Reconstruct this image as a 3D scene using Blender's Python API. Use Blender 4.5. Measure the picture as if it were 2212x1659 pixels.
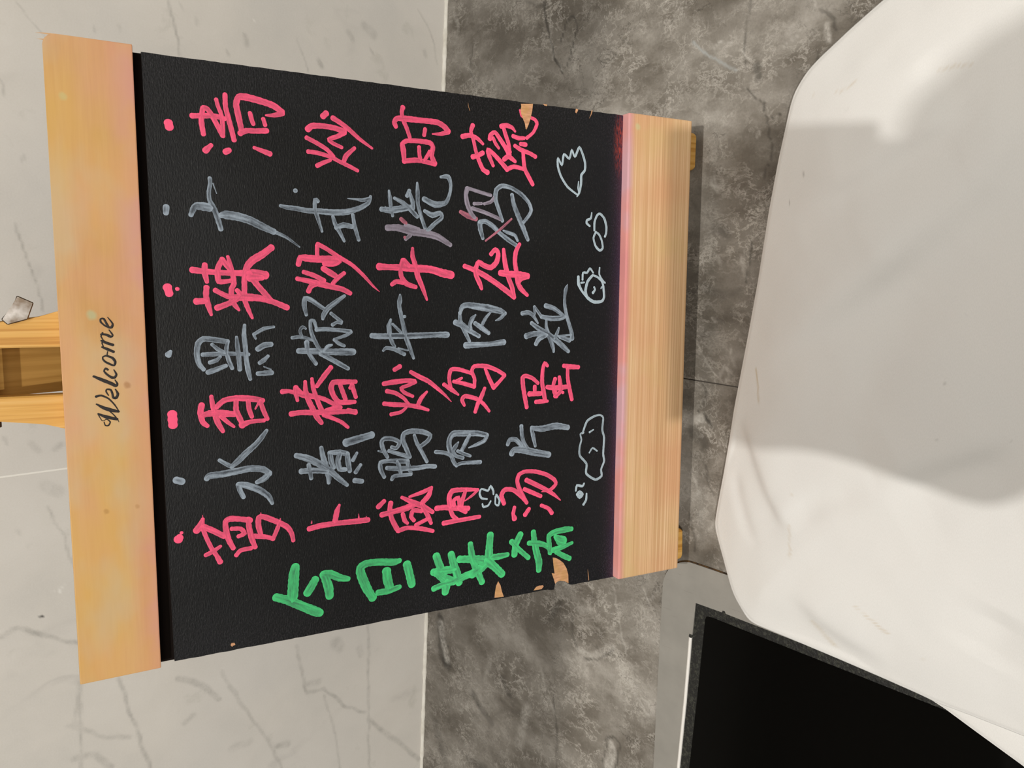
import bpy, bmesh, math, random
import numpy as np
from mathutils import Vector, Matrix

for o in list(bpy.data.objects):
    bpy.data.objects.remove(o, do_unlink=True)
SHELF_Y = 0.229
SC = bpy.context.scene
COL = SC.collection
random.seed(7)

# ------------------------------------------------------------------ camera
# world: X along the wall, Y towards the wall, Z up, Z=0 is the counter top (metres)
CH = 0.4743
RW = np.array([[0.04703541301855684, -0.9871251035158113, -0.15287805575383515],
               [-0.6968305880033884, -0.14208163819273223, 0.7030220051401818],
               [-0.7156918342031199, 0.0734631751108573, -0.6945418348505766]])
FPX = 1718.627
cam_data = bpy.data.cameras.new('camera')
cam = bpy.data.objects.new('camera', cam_data)
COL.objects.link(cam)
SC.camera = cam
cam_data.sensor_width = 36.0
cam_data.lens = 36.0 * FPX / 2212.0
cam_data.clip_start = 0.005
cam_data.clip_end = 50
M = Matrix.Identity(4)
for i in range(3):
    M[i][0] = RW[i][0]; M[i][1] = -RW[i][1]; M[i][2] = -RW[i][2]
M[2][3] = CH
cam.matrix_world = M

# ------------------------------------------------------------------ light
w = bpy.data.worlds.new('world'); SC.world = w
w.use_nodes = True
w.node_tree.nodes['Background'].inputs[0].default_value = (1.0, 0.93, 0.84, 1)
w.node_tree.nodes['Background'].inputs[1].default_value = 0.20
SC.view_settings.view_transform = 'Standard'
SC.view_settings.look = 'None'
SC.view_settings.gamma = 1.0
SC.view_settings.use_curve_mapping = False
SC.view_settings.exposure = 0.12

def lamp(name, kind, loc, target, power, color, size=None, **kw):
    d = bpy.data.lights.new(name, kind)
    d.energy = power; d.color = color
    if kind == 'AREA':
        d.shape = 'RECTANGLE'; d.size = size[0]; d.size_y = size[1]
    else:
        d.shadow_soft_size = size
    for k, v in kw.items(): setattr(d, k, v)
    o = bpy.data.objects.new(name, d); COL.objects.link(o)
    o.location = loc
    o.rotation_euler = (Vector(target) - Vector(loc)).to_track_quat('-Z', 'Y').to_euler()
    return o
WARM = (1.0, 0.90, 0.78)
lamp('soft_fill_light', 'AREA', (0.15, -1.55, 1.55), (0.0, 0.35, 0.15), 20.0, (1.0, 0.95, 0.87), (1.2, 0.8))  # soft fill added in front to brighten board and wall
lamp('ceiling_spotlight', 'POINT', (-0.237, -1.05, 2.05), (0, 0.2, 0), 110.0, (1.0, 0.97, 0.93), 0.016)
lamp('ceiling_spotlight', 'POINT', (0.05, -0.05, 2.10), (0, 0.2, 0), 84.0, (1.0, 0.95, 0.88), 0.03)

# ------------------------------------------------------------------ helpers
def ray(q):
    return RW @ np.array([(q[0] - 1106.0) / FPX, (q[1] - 829.5) / FPX, 1.0])
C0 = np.array([0, 0, CH])
def on_plane(q, p0, n):
    r = ray(q)
    return C0 + r * (np.dot(np.array(p0) - C0, n) / np.dot(r, n))
def on_counter(q, z=0.0):
    return on_plane(q, (0, 0, z), (0, 0, 1.0))
WALL_Y = 0.5856
def on_wall(q):
    return on_plane(q, (0, WALL_Y, 0), (0, 1.0, 0))
# board frame: origin = upper left corner of the black face
BT = np.array([-0.2113147, 0.38936641, 0.33070614])
BU = np.array([0.99851489, 0.05440483, 0.00284989])
BV = np.array([0.01831611, -0.28597704, -0.9580614])
BN = np.array([0.05130817, -0.95669078, 0.28654882])   # towards the viewer
MB = Matrix(((BU[0], -BV[0], BN[0], BT[0]), (BU[1], -BV[1], BN[1], BT[1]), (BU[2], -BV[2], BN[2], BT[2]), (0, 0, 0, 1)))
def on_board(q, z=0.0):
    P = on_plane(q, BT + BN * z, BN) - BT
    return float(P @ BU), float(-(P @ BV))       # local x, local y (up)

def tag(o, label=None, cat=None, group=None, kind=None):
    if label: o['label'] = label
    if cat: o['category'] = cat
    if group: o['group'] = group
    if kind: o['kind'] = kind
    return o
def empty(name, loc=(0, 0, 0)):
    o = bpy.data.objects.new(name, None); COL.objects.link(o); o.location = loc
    o.empty_display_size = 0.02
    return o
def link(name, me, mat, parent=None, mw=None, smooth=False):
    o = bpy.data.objects.new(name, me); COL.objects.link(o)
    if mat:
        for m in (mat if isinstance(mat, (list, tuple)) else [mat]): me.materials.append(m)
    if parent: o.parent = parent
    if mw is not None:
        o.matrix_local = (Matrix.Translation(parent.location).inverted() @ mw) if parent and parent.type == 'EMPTY' else mw
    elif parent and parent.type == 'EMPTY':
        o.matrix_local = Matrix.Translation(parent.location).inverted()
    if smooth: me.polygons.foreach_set('use_smooth', [True] * len(me.polygons))
    return o
def mesh(name, verts, faces):
    me = bpy.data.meshes.new(name)
    me.from_pydata([tuple(map(float, v)) for v in verts], [], faces)
    me.update()
    return me
def bm_mesh(name, bm):
    me = bpy.data.meshes.new(name)
    bmesh.ops.recalc_face_normals(bm, faces=bm.faces[:])
    bm.to_mesh(me); bm.free(); return me
def prism(poly, z0, z1, bevel=0.0, seg=2):
    """extruded polygon (x,y list), bottom z0, top z1"""
    bm = bmesh.new()
    a = [bm.verts.new((p[0], p[1], z0)) for p in poly]
    b = [bm.verts.new((p[0], p[1], z1)) for p in poly]
    n = len(poly)
    bm.faces.new(a[::-1]); bm.faces.new(b)
    for i in range(n): bm.faces.new((a[i], a[(i + 1) % n], b[(i + 1) % n], b[i]))
    if bevel:
        bmesh.ops.bevel(bm, geom=bm.edges[:], offset=bevel, segments=seg, affect='EDGES', profile=0.6)
    return bm
def round_corner(c, r, a0, a1, n=8):
    return [(c[0] + r * math.cos(a0 + (a1 - a0) * i / n), c[1] + r * math.sin(a0 + (a1 - a0) * i / n)) for i in range(n + 1)]

# ------------------------------------------------------------------ node helper
class NT:
    def __init__(s, name, rough=0.5, spec=0.5):
        s.m = bpy.data.materials.new(name); s.m.use_nodes = True
        s.t = s.m.node_tree; s.b = s.t.nodes['Principled BSDF']
        s.b.inputs['Roughness'].default_value = rough
        s.b.inputs['Specular IOR Level'].default_value = spec
        s.tc = s.t.nodes.new('ShaderNodeTexCoord')
    def n(s, ty, **kw):
        x = s.t.nodes.new(ty)
        for k, v in kw.items(): setattr(x, k, v)
        return x
    def l(s, a, b): s.t.links.new(a, b)
    def val(s, sock, v):
        if isinstance(v, bpy.types.NodeSocket): s.l(v, sock)
        else: sock.default_value = v
    def obj(s, scale=(1, 1, 1), rot=(0, 0, 0), loc=(0, 0, 0), src=None):
        m = s.n('ShaderNodeMapping'); s.l(src or s.tc.outputs['Object'], m.inputs[0])
        m.inputs['Scale'].default_value = scale; m.inputs['Rotation'].default_value = rot; m.inputs['Location'].default_value = loc
        return m.outputs[0]
    def noise(s, vec, scale=1, detail=4, rough=.55, dist=0, color=False):
        x = s.n('ShaderNodeTexNoise'); s.l(vec, x.inputs['Vector'])
        x.inputs['Scale'].default_value = scale; x.inputs['Detail'].default_value = detail
        x.inputs['Roughness'].default_value = rough; x.inputs['Distortion'].default_value = dist
        return x.outputs['Color' if color else 0]
    def ramp(s, f, stops, interp='LINEAR'):
        x = s.n('ShaderNodeValToRGB'); s.val(x.inputs[0], f)
        cr = x.color_ramp; cr.interpolation = interp
        while len(cr.elements) < len(stops): cr.elements.new(0.5)
        for e, (p, c) in zip(cr.elements, stops):
            e.position = p
            e.color = (c, c, c, 1) if isinstance(c, (int, float)) else (*c, 1)
        return x.outputs[0]
    def mix(s, f, a, b, mode='MIX'):
        x = s.n('ShaderNodeMix', data_type='RGBA', blend_type=mode)
        s.val(x.inputs[0], f)
        for i, v in ((6, a), (7, b)):
            if isinstance(v, (tuple, list)): x.inputs[i].default_value = (*v, 1)
            else: s.l(v, x.inputs[i])
        return x.outputs[2]
    def math(s, op, a, b=0.0, clamp=False):
        x = s.n('ShaderNodeMath', operation=op); x.use_clamp = clamp
        s.val(x.inputs[0], a); s.val(x.inputs[1], b); return x.outputs[0]
    def warp(s, vec, amount, scale, detail=3):
        c = s.noise(vec, scale, detail, color=True)
        a = s.n('ShaderNodeVectorMath', operation='SUBTRACT'); s.l(c, a.inputs[0]); a.inputs[1].default_value = (.5, .5, .5)
        b = s.n('ShaderNodeVectorMath', operation='SCALE'); s.l(a.outputs[0], b.inputs[0]); b.inputs['Scale'].default_value = amount
        d = s.n('ShaderNodeVectorMath', operation='ADD'); s.l(vec, d.inputs[0]); s.l(b.outputs[0], d.inputs[1])
        return d.outputs[0]
    def vein(s, vec, scale, width, detail=4, rough=.5, dist=0, at=.5):
        f = s.noise(vec, scale, detail, rough, dist)
        a = s.math('ABSOLUTE', s.math('SUBTRACT', f, at))
        return s.math('SUBTRACT', 1.0, s.math('DIVIDE', a, width), clamp=True)
    def attr(s, name):
        x = s.n('ShaderNodeAttribute'); x.attribute_name = name
        sp = s.n('ShaderNodeSeparateColor'); s.l(x.outputs['Color'], sp.inputs[0])
        return sp.outputs
    def spot(s, base, px, z, rpx, colr, strength, conv, squash=1.0):
        x, y = conv(px, z); x2, y2 = conv((px[0], px[1] + rpx), z); r = math.hypot(x2 - x, y2 - y)
        d = s.n('ShaderNodeVectorMath', operation='DISTANCE')
        s.l(s.warp(s.obj((1, squash, 0), loc=(-x, -y * squash, 0)), r * .9, .5 / r), d.inputs[0]); d.inputs[1].default_value = (0, 0, 0)
        return s.mix(s.ramp(s.math('DIVIDE', d.outputs['Value'], r), [(.45, strength), (1.0, 0)]), base, colr)
    def bump(s, h, strength, dist):
        x = s.n('ShaderNodeBump'); s.l(h, x.inputs['Height'])
        x.inputs['Strength'].default_value = strength; x.inputs['Distance'].default_value = dist
        s.l(x.outputs[0], s.b.inputs['Normal']); return x
    def color(s, c):
        s.val(s.b.inputs['Base Color'], (*c, 1) if isinstance(c, tuple) else c)
def flat_mat(name, c, rough=.5, metal=0, spec=.5):
    m = NT(name, rough, spec); m.color(c); m.b.inputs['Metallic'].default_value = metal
    return m

# ------------------------------------------------------------------ feature painting on grids
def seg_dist(P, pts):
    """distance of points P (n,2) to polyline pts (k,2); also returns arclength fraction"""
    best = np.full(len(P), 1e9); fr = np.zeros(len(P))
    pts = np.asarray(pts, float)
    k = len(pts) - 1
    for i in range(k):
        a, b = pts[i], pts[i + 1]
        ab = b - a; L = max(ab @ ab, 1e-12)
        t = np.clip(((P - a) @ ab) / L, 0, 1)
        d = np.hypot(*(P - (a + t[:, None] * ab)).T)
        m = d < best
        best[m] = d[m]; fr[m] = (i + t[m]) / k
    return best, fr
def seg_side(P, pts):
    best = np.full(len(P), 1e9); sg = np.zeros(len(P)); pts = np.asarray(pts, float)
    for i in range(len(pts) - 1):
        a, b = pts[i], pts[i + 1]; ab = b - a; L = max(ab @ ab, 1e-12)
        t = np.clip(((P - a) @ ab) / L, 0, 1); r = P - (a + t[:, None] * ab)
        d = np.hypot(*r.T); m = d < best
        best[m] = d[m]; sg[m] = ((P[m, 0] - a[0]) * -ab[1] + (P[m, 1] - a[1]) * ab[0]) / math.sqrt(L)
    return np.sign(sg) * best
_rng = np.random.RandomState(3)
_LAT = _rng.rand(64, 64)
def vnoise(x, y, s):
    x = x * s + 17.3; y = y * s + 5.1
    xi = np.floor(x).astype(int); yi = np.floor(y).astype(int)
    fx = x - xi; fy = y - yi
    fx = fx * fx * (3 - 2 * fx); fy = fy * fy * (3 - 2 * fy)
    g = lambda i, j: _LAT[i % 64, j % 64]
    return (g(xi, yi) * (1 - fx) + g(xi + 1, yi) * fx) * (1 - fy) + (g(xi, yi + 1) * (1 - fx) + g(xi + 1, yi + 1) * fx) * fy - .5
def warp_pts(P, a=.0025, s=90):
    x, y = P[:, 0], P[:, 1]
    return P + a * np.stack([vnoise(x, y, s) + .5 * vnoise(x + 3, y, s * 2.3), vnoise(x + 9, y + 4, s) + .5 * vnoise(x, y + 8, s * 2.3)], 1)
def paint(P, feats, conv):
    """feats: (channel, width_px, strength, pixel points); conv: pixel -> plane coords; returns (n,3)"""
    out = np.zeros((len(P), 3)); Pw = warp_pts(P)
    for ch, wpx, st, pts in feats:
        q = np.array([conv(p) for p in pts])
        if len(q) == 1: q = np.vstack([q, q + 1e-5])
        c = np.array(pts[0], float)
        m_per_px = np.hypot(*(conv(c + [0, 4]) - conv(c))) / 4
        wd = wpx * m_per_px / 2
        lo = q.min(0) - 4 * wd - .004; hi = q.max(0) + 4 * wd + .004
        idx = np.where((P >= lo).all(1) & (P <= hi).all(1))[0]
        if not len(idx): continue
        d, fr = seg_dist(Pw[idx], q)
        v = st * np.exp(-(d / wd) ** (4 if wpx < 30 else 2)) * (.65 + .7 * (vnoise(P[idx, 0], P[idx, 1], 160) + .5))
        out[idx, ch] = np.maximum(out[idx, ch], np.clip(v, 0, 1))
    return out
def set_attr(me, cols):
    a = me.color_attributes.new('feat', 'FLOAT_COLOR', 'POINT')
    full = np.ones((len(me.vertices), 4), np.float32)
    full[:, :3] = 0
    full[:len(cols), :3] = cols
    a.data.foreach_set('color', full.ravel())
def slab(name, o, u, v, n, lu, lv, step, thick, feats, conv, mat, parent, extra=None):
    """rectangular slab: dense front face (for the veins) and plain sides/back"""
    nu = max(2, int(lu / step) + 1); nv = max(2, int(lv / step) + 1)
    a, b = np.meshgrid(np.linspace(0, lu, nu), np.linspace(0, lv, nv), indexing='ij')
    P2 = np.stack([a.ravel(), b.ravel()], 1)
    o, u, v, n = map(lambda t: np.array(t, float), (o, u, v, n))
    W3 = o + P2[:, :1] * u + P2[:, 1:] * v
    i, j = np.meshgrid(np.arange(nu - 1), np.arange(nv - 1), indexing='ij')
    k = (i * nv + j).ravel()
    F = np.stack([k, k + nv, k + nv + 1, k + 1], 1)
    base = len(W3)
    cor = [0, (nu - 1) * nv, nu * nv - 1, nv - 1]
    back = W3[cor] - n * thick
    V = np.vstack([W3, back])
    faces = F.tolist() + [[base + 3, base + 2, base + 1, base]]
    rim = [list(range(0, nu * nv, nv)), list(range((nu - 1) * nv, nu * nv)), list(range(nu * nv - 1, 0, -nv)), list(range(nv - 1, -1, -1))]
    for e, r in enumerate(rim):
        faces.append([base + (e + 1) % 4, *r[::-1], base + e][::1])
    me = mesh(name, V, faces)
    flat = paint(conv.plane(W3), feats, conv)
    set_attr(me, flat)
    return link(name, me, mat, parent)
# ------------------------------------------------------------------ stone materials
def wall_marble():
    m = NT('white_marble', .22, .45)
    v = m.obj(); L, D, B = m.attr('feat')[:3]
    cloud = m.noise(m.warp(v, .05, 9), 9, 5, .6)
    base = m.ramp(cloud, [(.25, (.62, .60, .555)), (.5, (.70, .67, .615)), (.75, (.76, .73, .675))])
    cool = m.noise(v, 5, 2)
    base = m.mix(m.ramp(cool, [(.4, 0), (.7, .5)]), base, (.64, .63, .61))
    vs = m.obj((1, 1, .5), (0, .35, 0))
    vn = m.vein(m.warp(vs, .06, 7, 4), 7, .022, 5, .55)
    msk = m.ramp(m.noise(v, 14, 3), [(.5, 0), (.68, 1)])
    base = m.mix(m.math('MULTIPLY', m.math('MULTIPLY', vn, msk), .26), base, (.40, .38, .36))
    blot = m.ramp(m.noise(m.warp(v, .02, 40), 38, 4, .6), [(.62, 0), (.76, .38)])
    base = m.mix(blot, base, (.46, .45, .39))
    base = m.mix(m.math('MULTIPLY', m.math('MULTIPLY', D, .85), m.ramp(m.noise(v, 120, 4, .7), [(.3, .25), (.65, 1)])), base, (.30, .29, .265))
    base = m.mix(L, base, (.85, .83, .78))
    base = m.mix(B, base, (.01, .01, .01))
    grain = m.noise(v, 900, 2)
    base = m.mix(.10, base, m.ramp(grain, [(.3, .3), (.7, .7)]), 'OVERLAY')
    m.color(base)
    return m.m
def counter_marble():
    m = NT('grey_brown_marble', .30, .35)
    v = m.obj(); L, D, B = m.attr('feat')[:3]
    vs = m.obj((1.25, .8, 1), (0, 0, -.25))
    wv = m.warp(vs, .045, 14, 5)
    f = m.noise(wv, 20, 8, .62)
    base = m.ramp(f, [(.27, (.070, .061, .049)), (.41, (.135, .120, .100)), (.50, (.205, .188, .162)), (.62, (.30, .28, .248)), (.78, (.44, .415, .38))])
    big = m.noise(vs, 6, 3)
    base = m.mix(m.ramp(big, [(.36, .0), (.62, .62)]), base, (.095, .083, .067))
    mid = m.noise(m.warp(vs, .05, 12), 9, 3)
    base = m.mix(m.ramp(mid, [(.55, 0), (.72, .5)]), base, (.27, .25, .22))
    # crystalline networks, pale and dark, thinner at each scale
    def net(vec, scale, width, detail, rough, at, msc, lo, hi, mx, colr, base):
        k = m.vein(vec, scale, width, detail, rough, at=at)
        mk = m.ramp(m.noise(m.obj(loc=(scale, at * 9, 0)), msc, 3, .6), [(lo, 0), (hi, mx)])
        return m.mix(m.math('MULTIPLY', k, mk), base, colr)
    base = net(m.warp(vs, .03, 30, 5), 30, .020, 5, .65, .50, 13, .46, .62, .60, (.40, .375, .335), base)
    base = net(m.warp(vs, .02, 60, 4), 62, .032, 5, .68, .52, 17, .48, .64, .62, (.47, .445, .40), base)
    base = net(m.warp(v, .01, 110, 4), 130, .045, 4, .7, .47, 24, .50, .64, .60, (.46, .435, .39), base)
    base = net(m.warp(vs, .03, 34, 5), 30, .011, 5, .62, .44, 15, .46, .62, .70, (.055, .048, .040), base)
    base = net(m.warp(v, .012, 90, 4), 85, .022, 4, .68, .55, 19, .50, .64, .55, (.085, .075, .062), base)
    grit = m.noise(v, 620, 3, .7)
    base = m.mix(.16, base, m.ramp(grit, [(.30, .2), (.70, .8)]), 'OVERLAY')
    base = m.mix(m.math('MULTIPLY', D, .9), base, (.04, .036, .03))
    base = m.mix(m.math('MULTIPLY', L, m.ramp(m.noise(v, 240, 3, .7), [(.38, .25), (.62, .85)])), base, (.46, .44, .40))
    base = m.mix(B, base, (.30, .31, .30))
    m.color(base)
    m.val(m.b.inputs['Roughness'], m.ramp(f, [(.3, .26), (.7, .42)]))
    m.bump(m.noise(v, 260, 3), .12, .0004)
    return m.m
MAT_WALL = wall_marble(); MAT_COUNTER = counter_marble()
MAT_GROUT = flat_mat('pale_grout', (.86, .84, .78), .8).m
MAT_DARKGROUT = flat_mat('dark_grout', (.07, .06, .05), .9).m
cm = NT('aged_caulk', .55, .4)
cm.color(cm.ramp(cm.noise(cm.obj(), 60, 4), [(.3, (.60, .57, .49)), (.6, (.80, .78, .71))]))
MAT_CAULK = cm.m

class WallConv:
    def __call__(s, q): P = on_wall(q); return np.array([P[0], P[2]])
    def plane(s, W3): return W3[:, [0, 2]]
class CounterConv:
    def __call__(s, q): P = on_counter(q); return np.array([P[0], P[1]])
    def plane(s, W3): return W3[:, [0, 1]]
WF = [  # channel 1 = grey vein, 0 = pale glint painted in, 2 = black hole ; width px, strength, pixels on the wall
 (1, 7, .75, [(365, 0), (376, 55), (390, 118)]), (1, 5, .6, [(0, 172), (13, 205)]),
 (1, 5, .6, [(36, 480), (61, 569), (87, 652), (96, 690)]), (1, 4, .4, [(30, 0), (60, 35), (110, 95)]),
 (1, 6, .45, [(103, 1095), (139, 1159), (160, 1225)]),
 (1, 10, .55, [(-10, 1382), (40, 1357), (91, 1369), (130, 1382), (175, 1386)]),
 (1, 9, .5, [(172, 1477), (173, 1560), (175, 1680)]), (1, 8, .55, [(257, 1465), (278, 1532), (302, 1596), (330, 1670)]),
 (1, 12, .5, [(385, 1462), (437, 1477), (475, 1508)]), (1, 10, .35, [(147, 1568), (190, 1580), (215, 1590), (280, 1592)]),
 (1, 14, .5, [(160, 1640), (205, 1632), (240, 1659)]), (1, 8, .4, [(480, 1450), (520, 1520), (580, 1600), (620, 1680)]),
 (1, 8, .5, [(641, 1394), (661, 1496), (700, 1486), (742, 1524), (787, 1540)]),
 (1, 7, .45, [(795, 1340), (795, 1500), (797, 1680)]), (1, 10, .55, [(795, 1553), (828, 1581), (862, 1603), (905, 1640)]),
 (1, 22, .45, [(725, 1385), (736, 1400)]), (1, 14, .5, [(598, 1612), (622, 1605)]), (1, 14, .4, [(775, 1400), (780, 1412)]),
 (1, 5, .35, [(700, 1500), (720, 1570), (735, 1660)]), (1, 14, .35, [(660, 1480), (690, 1470)]),
 (1, 14, .45, [(750, 70), (760, 85)]), (1, 18, .4, [(785, 55), (808, 74)]), (1, 12, .45, [(690, 128), (694, 140)]),
 (1, 9, .45, [(802, 106), (806, 114)]), (1, 10, .35, [(917, 112), (919, 122)]), (1, 12, .5, [(528, 78), (532, 95)]),
 (1, 8, .45, [(487, 110), (490, 118)]), (1, 8, .4, [(206, 60), (207, 68)]), (1, 8, .35, [(262, 58), (264, 66)]),
 (1, 8, .4, [(393, 10), (398, 20)]), (1, 9, .4, [(423, 43), (424, 50)]), (1, 5, .35, [(640, 80), (660, 130), (672, 180)]),
 (1, 5, .35, [(905, 20), (930, 70), (945, 140)]), (1, 26, .3, [(100, 1050), (128, 1062)]), (1, 10, .35, [(36, 1146), (40, 1150)]),
 (1, 9, .3, [(55, 340), (48, 346)]), (1, 8, .35, [(8, 945), (12, 960)]), (1, 14, .35, [(70, 960), (82, 975)]), (1, 14, .35, [(118, 970), (130, 960)]),
 (1, 10, .35, [(170, 1500), (165, 1530), (158, 1575)]), (1, 12, .4, [(400, 1560), (420, 1545)]), (1, 16, .35, [(500, 1620), (540, 1600)]),
 (2, 6, 1.6, [(88, 1333)]), (0, 5, .9, [(131, 1278), (134, 1270)]), (0, 4, .8, [(139, 1268), (141, 1262)]),
 (0, 4, .5, [(120, 1276)]), (0, 5, .6, [(5, 1362)]), (0, 4, .5, [(550, 45), (552, 49)]),
]
CF = [
 (1, 6, .9, [(1175, 8), (1182, 50), (1190, 100), (1196, 125), (1215, 159)]), (1, 4, .8, [(1211, 92), (1222, 54), (1236, 33), (1251, 61), (1240, 95), (1224, 145)]),
 (0, 5, .5, [(1190, -5), (1189, 50), (1188, 90), (1192, 128)]), (0, 3, .9, [(1203, 132), (1214, 156)]), (0, 9, .35, [(980, 20), (990, 60), (985, 90)]),
 (1, 5, .5, [(1020, 100), (1015, 150), (1030, 190)]), (0, 4, .4, [(1010, 128), (1022, 165), (1030, 190)]), (1, 9, .4, [(1140, 0), (1160, 14), (1185, 12)]),
 (2, 5, .9, [(1498, 88), (1520, 112), (1552, 128), (1592, 152)]), (0, 4, .7, [(1548, 110), (1545, 100), (1560, 88), (1585, 92)]), (0, 3, .7, [(1595, 100), (1612, 118), (1632, 136)]),
 (0, 3, .6, [(1693, 106), (1720, 82), (1745, 62)]), (1, 4, .7, [(1765, 80), (1768, 110), (1766, 132)]), (1, 22, .6, [(1634, 140), (1637, 165)]),
 (0, 14, .7, [(1784, 50), (1792, 82)]), (1, 8, .6, [(1770, 20), (1795, 36), (1808, 60)]), (0, 3, .7, [(1762, -5), (1764, 20)]),
 (1, 4, .7, [(1605, 190), (1650, 225), (1665, 300), (1668, 330), (1650, 385)]), (1, 3, .7, [(1660, 262), (1690, 245), (1703, 240)]),
 (0, 4, .9, [(1634, 287), (1640, 280), (1645, 288), (1639, 295), (1634, 287)]), (1, 5, .5, [(1610, 140), (1614, 60), (1622, 0)]),
 (0, 11, .5, [(1540, 390), (1548, 410), (1562, 400)]), (0, 6, .6, [(1542, 370), (1535, 400), (1555, 415)]), (1, 26, .45, [(1545, 490), (1570, 505)]),
 (0, 10, .5, [(1550, 555), (1560, 570)]), (0, 7, .6, [(1608, 540), (1602, 560), (1610, 600)]), (1, 5, .6, [(1625, 520), (1618, 570), (1612, 610)]),
 (1, 20, .35, [(1520, 620), (1560, 640), (1600, 630)]), (0, 8, .8, [(1538, 690), (1545, 696)]), (1, 30, .4, [(1520, 720), (1580, 680)]),
 (0, 5, .6, [(1505, 735), (1520, 770), (1540, 800), (1560, 822)]), (0, 7, .6, [(1560, 810), (1568, 790), (1580, 800), (1572, 822)]), (0, 5, .5, [(1575, 752), (1582, 775), (1588, 790)]),
 (0, 16, .85, [(1500, 905), (1515, 903)]), (1, 8, .8, [(1524, 898), (1534, 915), (1538, 922)]), (1, 4, .6, [(1518, 830), (1524, 850), (1520, 870), (1504, 890)]), (0, 10, .5, [(1488, 908), (1480, 912)]),
 (1, 26, .5, [(1495, 930), (1520, 960)]), (0, 6, .4, [(1545, 940), (1555, 960)]), (0, 8, .4, [(1500, 1030), (1512, 1060), (1500, 1080)]), (1, 6, .5, [(1525, 1010), (1535, 1050), (1545, 1070)]),
 (0, 6, .5, [(1560, 1090), (1552, 1120), (1530, 1150)]), (1, 7, .5, [(1490, 1110), (1500, 1160), (1498, 1190)]),
 # left of the sign
 (1, 22, .9, [(950, 1335), (955, 1420), (968, 1440)]), (0, 20, .85, [(952, 1348), (956, 1385), (966, 1425)]), (1, 7, 1.2, [(961, 1382)]), (1, 6, 1.2, [(967, 1397)]),
 (1, 5, .7, [(1310, 1600), (1325, 1592), (1338, 1606), (1332, 1640), (1322, 1668)]), (1, 4, .7, [(1310, 1602), (1306, 1640), (1304, 1668)]), (0, 17, .85, [(1320, 1608), (1322, 1628), (1314, 1660)]),
 (0, 12, .4, [(1250, 1318), (1275, 1314)]), (1, 6, .5, [(1235, 1330), (1236, 1370), (1245, 1400)]), (0, 13, .6, [(1250, 1405), (1280, 1418), (1310, 1400), (1322, 1396)]), (1, 5, .6, [(1262, 1424), (1290, 1425), (1325, 1400)]),
 (0, 5, .5, [(1325, 1270), (1335, 1330), (1345, 1380), (1350, 1410)]), (0, 4, .6, [(1360, 1470), (1372, 1500), (1385, 1520), (1400, 1545), (1408, 1540), (1400, 1520), (1388, 1510)]),
 (0, 22, .5, [(1140, 1530), (1120, 1610)]), (0, 12, .4, [(1060, 1420), (1050, 1470)]), (1, 18, .5, [(1020, 1500), (1060, 1560)]), (1, 16, .45, [(1085, 1465), (1100, 1500)]),
 (1, 18, .45, [(1010, 1640), (1050, 1660)]), (0, 7, .45, [(1170, 1445), (1180, 1500), (1200, 1540)]), (1, 5, .5, [(1195, 1500), (1205, 1580), (1200, 1660)]), (1, 12, .4, [(1210, 1300), (1190, 1340)]),
 (0, 5, .5, [(1390, 1270), (1400, 1300), (1415, 1290)]), (0, 5, .5, [(1385, 1300), (1392, 1330), (1410, 1340)]), (0, 6, .4, [(1345, 1450), (1360, 1440), (1375, 1455)]), (1, 22, .35, [(940, 1560), (960, 1640)]),
]
wc, cc = WallConv(), CounterConv()
# wall: two marble slabs with an open joint, behind them the grout bed
wall = empty('wall_back', (0, WALL_Y, 0)); tag(wall, kind='structure')
JX0, JX1 = -0.1549, -0.1537
for x0, x1 in ((-1.30, -.6212), (-0.62, JX0), (JX1, 0.62), (.6212, 1.30)):
    ax0, ax1 = x0, x1
    slab('marble_slab', (ax0, WALL_Y, 0.001), (1, 0, 0), (0, 0, 1), (0, -1, 0), ax1 - ax0, 0.777, .0016 if abs(x0 + x1) < 1.2 else .03, .012, WF, wc, MAT_WALL, wall)
link('grout_bed', mesh('grout', [(-1.30, WALL_Y + .00015, 0), (1.30, WALL_Y + .00015, 0), (1.30, WALL_Y + .00015, .78), (-1.30, WALL_Y + .00015, .78),
     (-1.30, WALL_Y + .03, 0), (1.30, WALL_Y + .03, 0), (1.30, WALL_Y + .03, .78), (-1.30, WALL_Y + .03, .78)],
     [(0, 1, 2, 3), (5, 4, 7, 6), (0, 4, 5, 1), (3, 2, 6, 7), (1, 5, 6, 2), (4, 0, 3, 7)]), MAT_GROUT, wall)
# unseen overhanging shelf above the frame, added to shade the back of the counter
bk = link('shade_shelf', bm_mesh('overhang', prism([(-1.3, SHELF_Y), (1.3, SHELF_Y), (1.3, WALL_Y + .03), (-1.3, WALL_Y + .03)], .78, .82, .002)), flat_mat('overhang_paint', (.55, .52, .47), .6).m)
tag(bk, kind='structure')
# counter: marble tiles with one joint, plus the bedding under them
counter = empty('counter', (0, .25, -.03))
tag(counter, 'grey brown marble counter top under the menu easel, steel warming hob and white cloth', 'counter')
CX0, CX1 = -0.0762, -0.0754
for x0, x1 in ((-1.30, -.6208), (-0.62, CX0), (CX1, 0.62), (.6208, 1.30)):
    slab('tile', (x0, -.16, 0), (1, 0, 0), (0, 1, 0), (0, 0, 1), x1 - x0, WALL_Y - .0005 + .16, .0016 if abs(x0 + x1) < 1.2 else .03, .018, CF, cc, MAT_COUNTER, counter)
link('tile_bed', bm_mesh('bed', prism([(-1.3, -.16), (1.3, -.16), (1.3, WALL_Y - .001), (-1.3, WALL_Y - .001)], -.03, -.0009)), MAT_DARKGROUT, counter)
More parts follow.
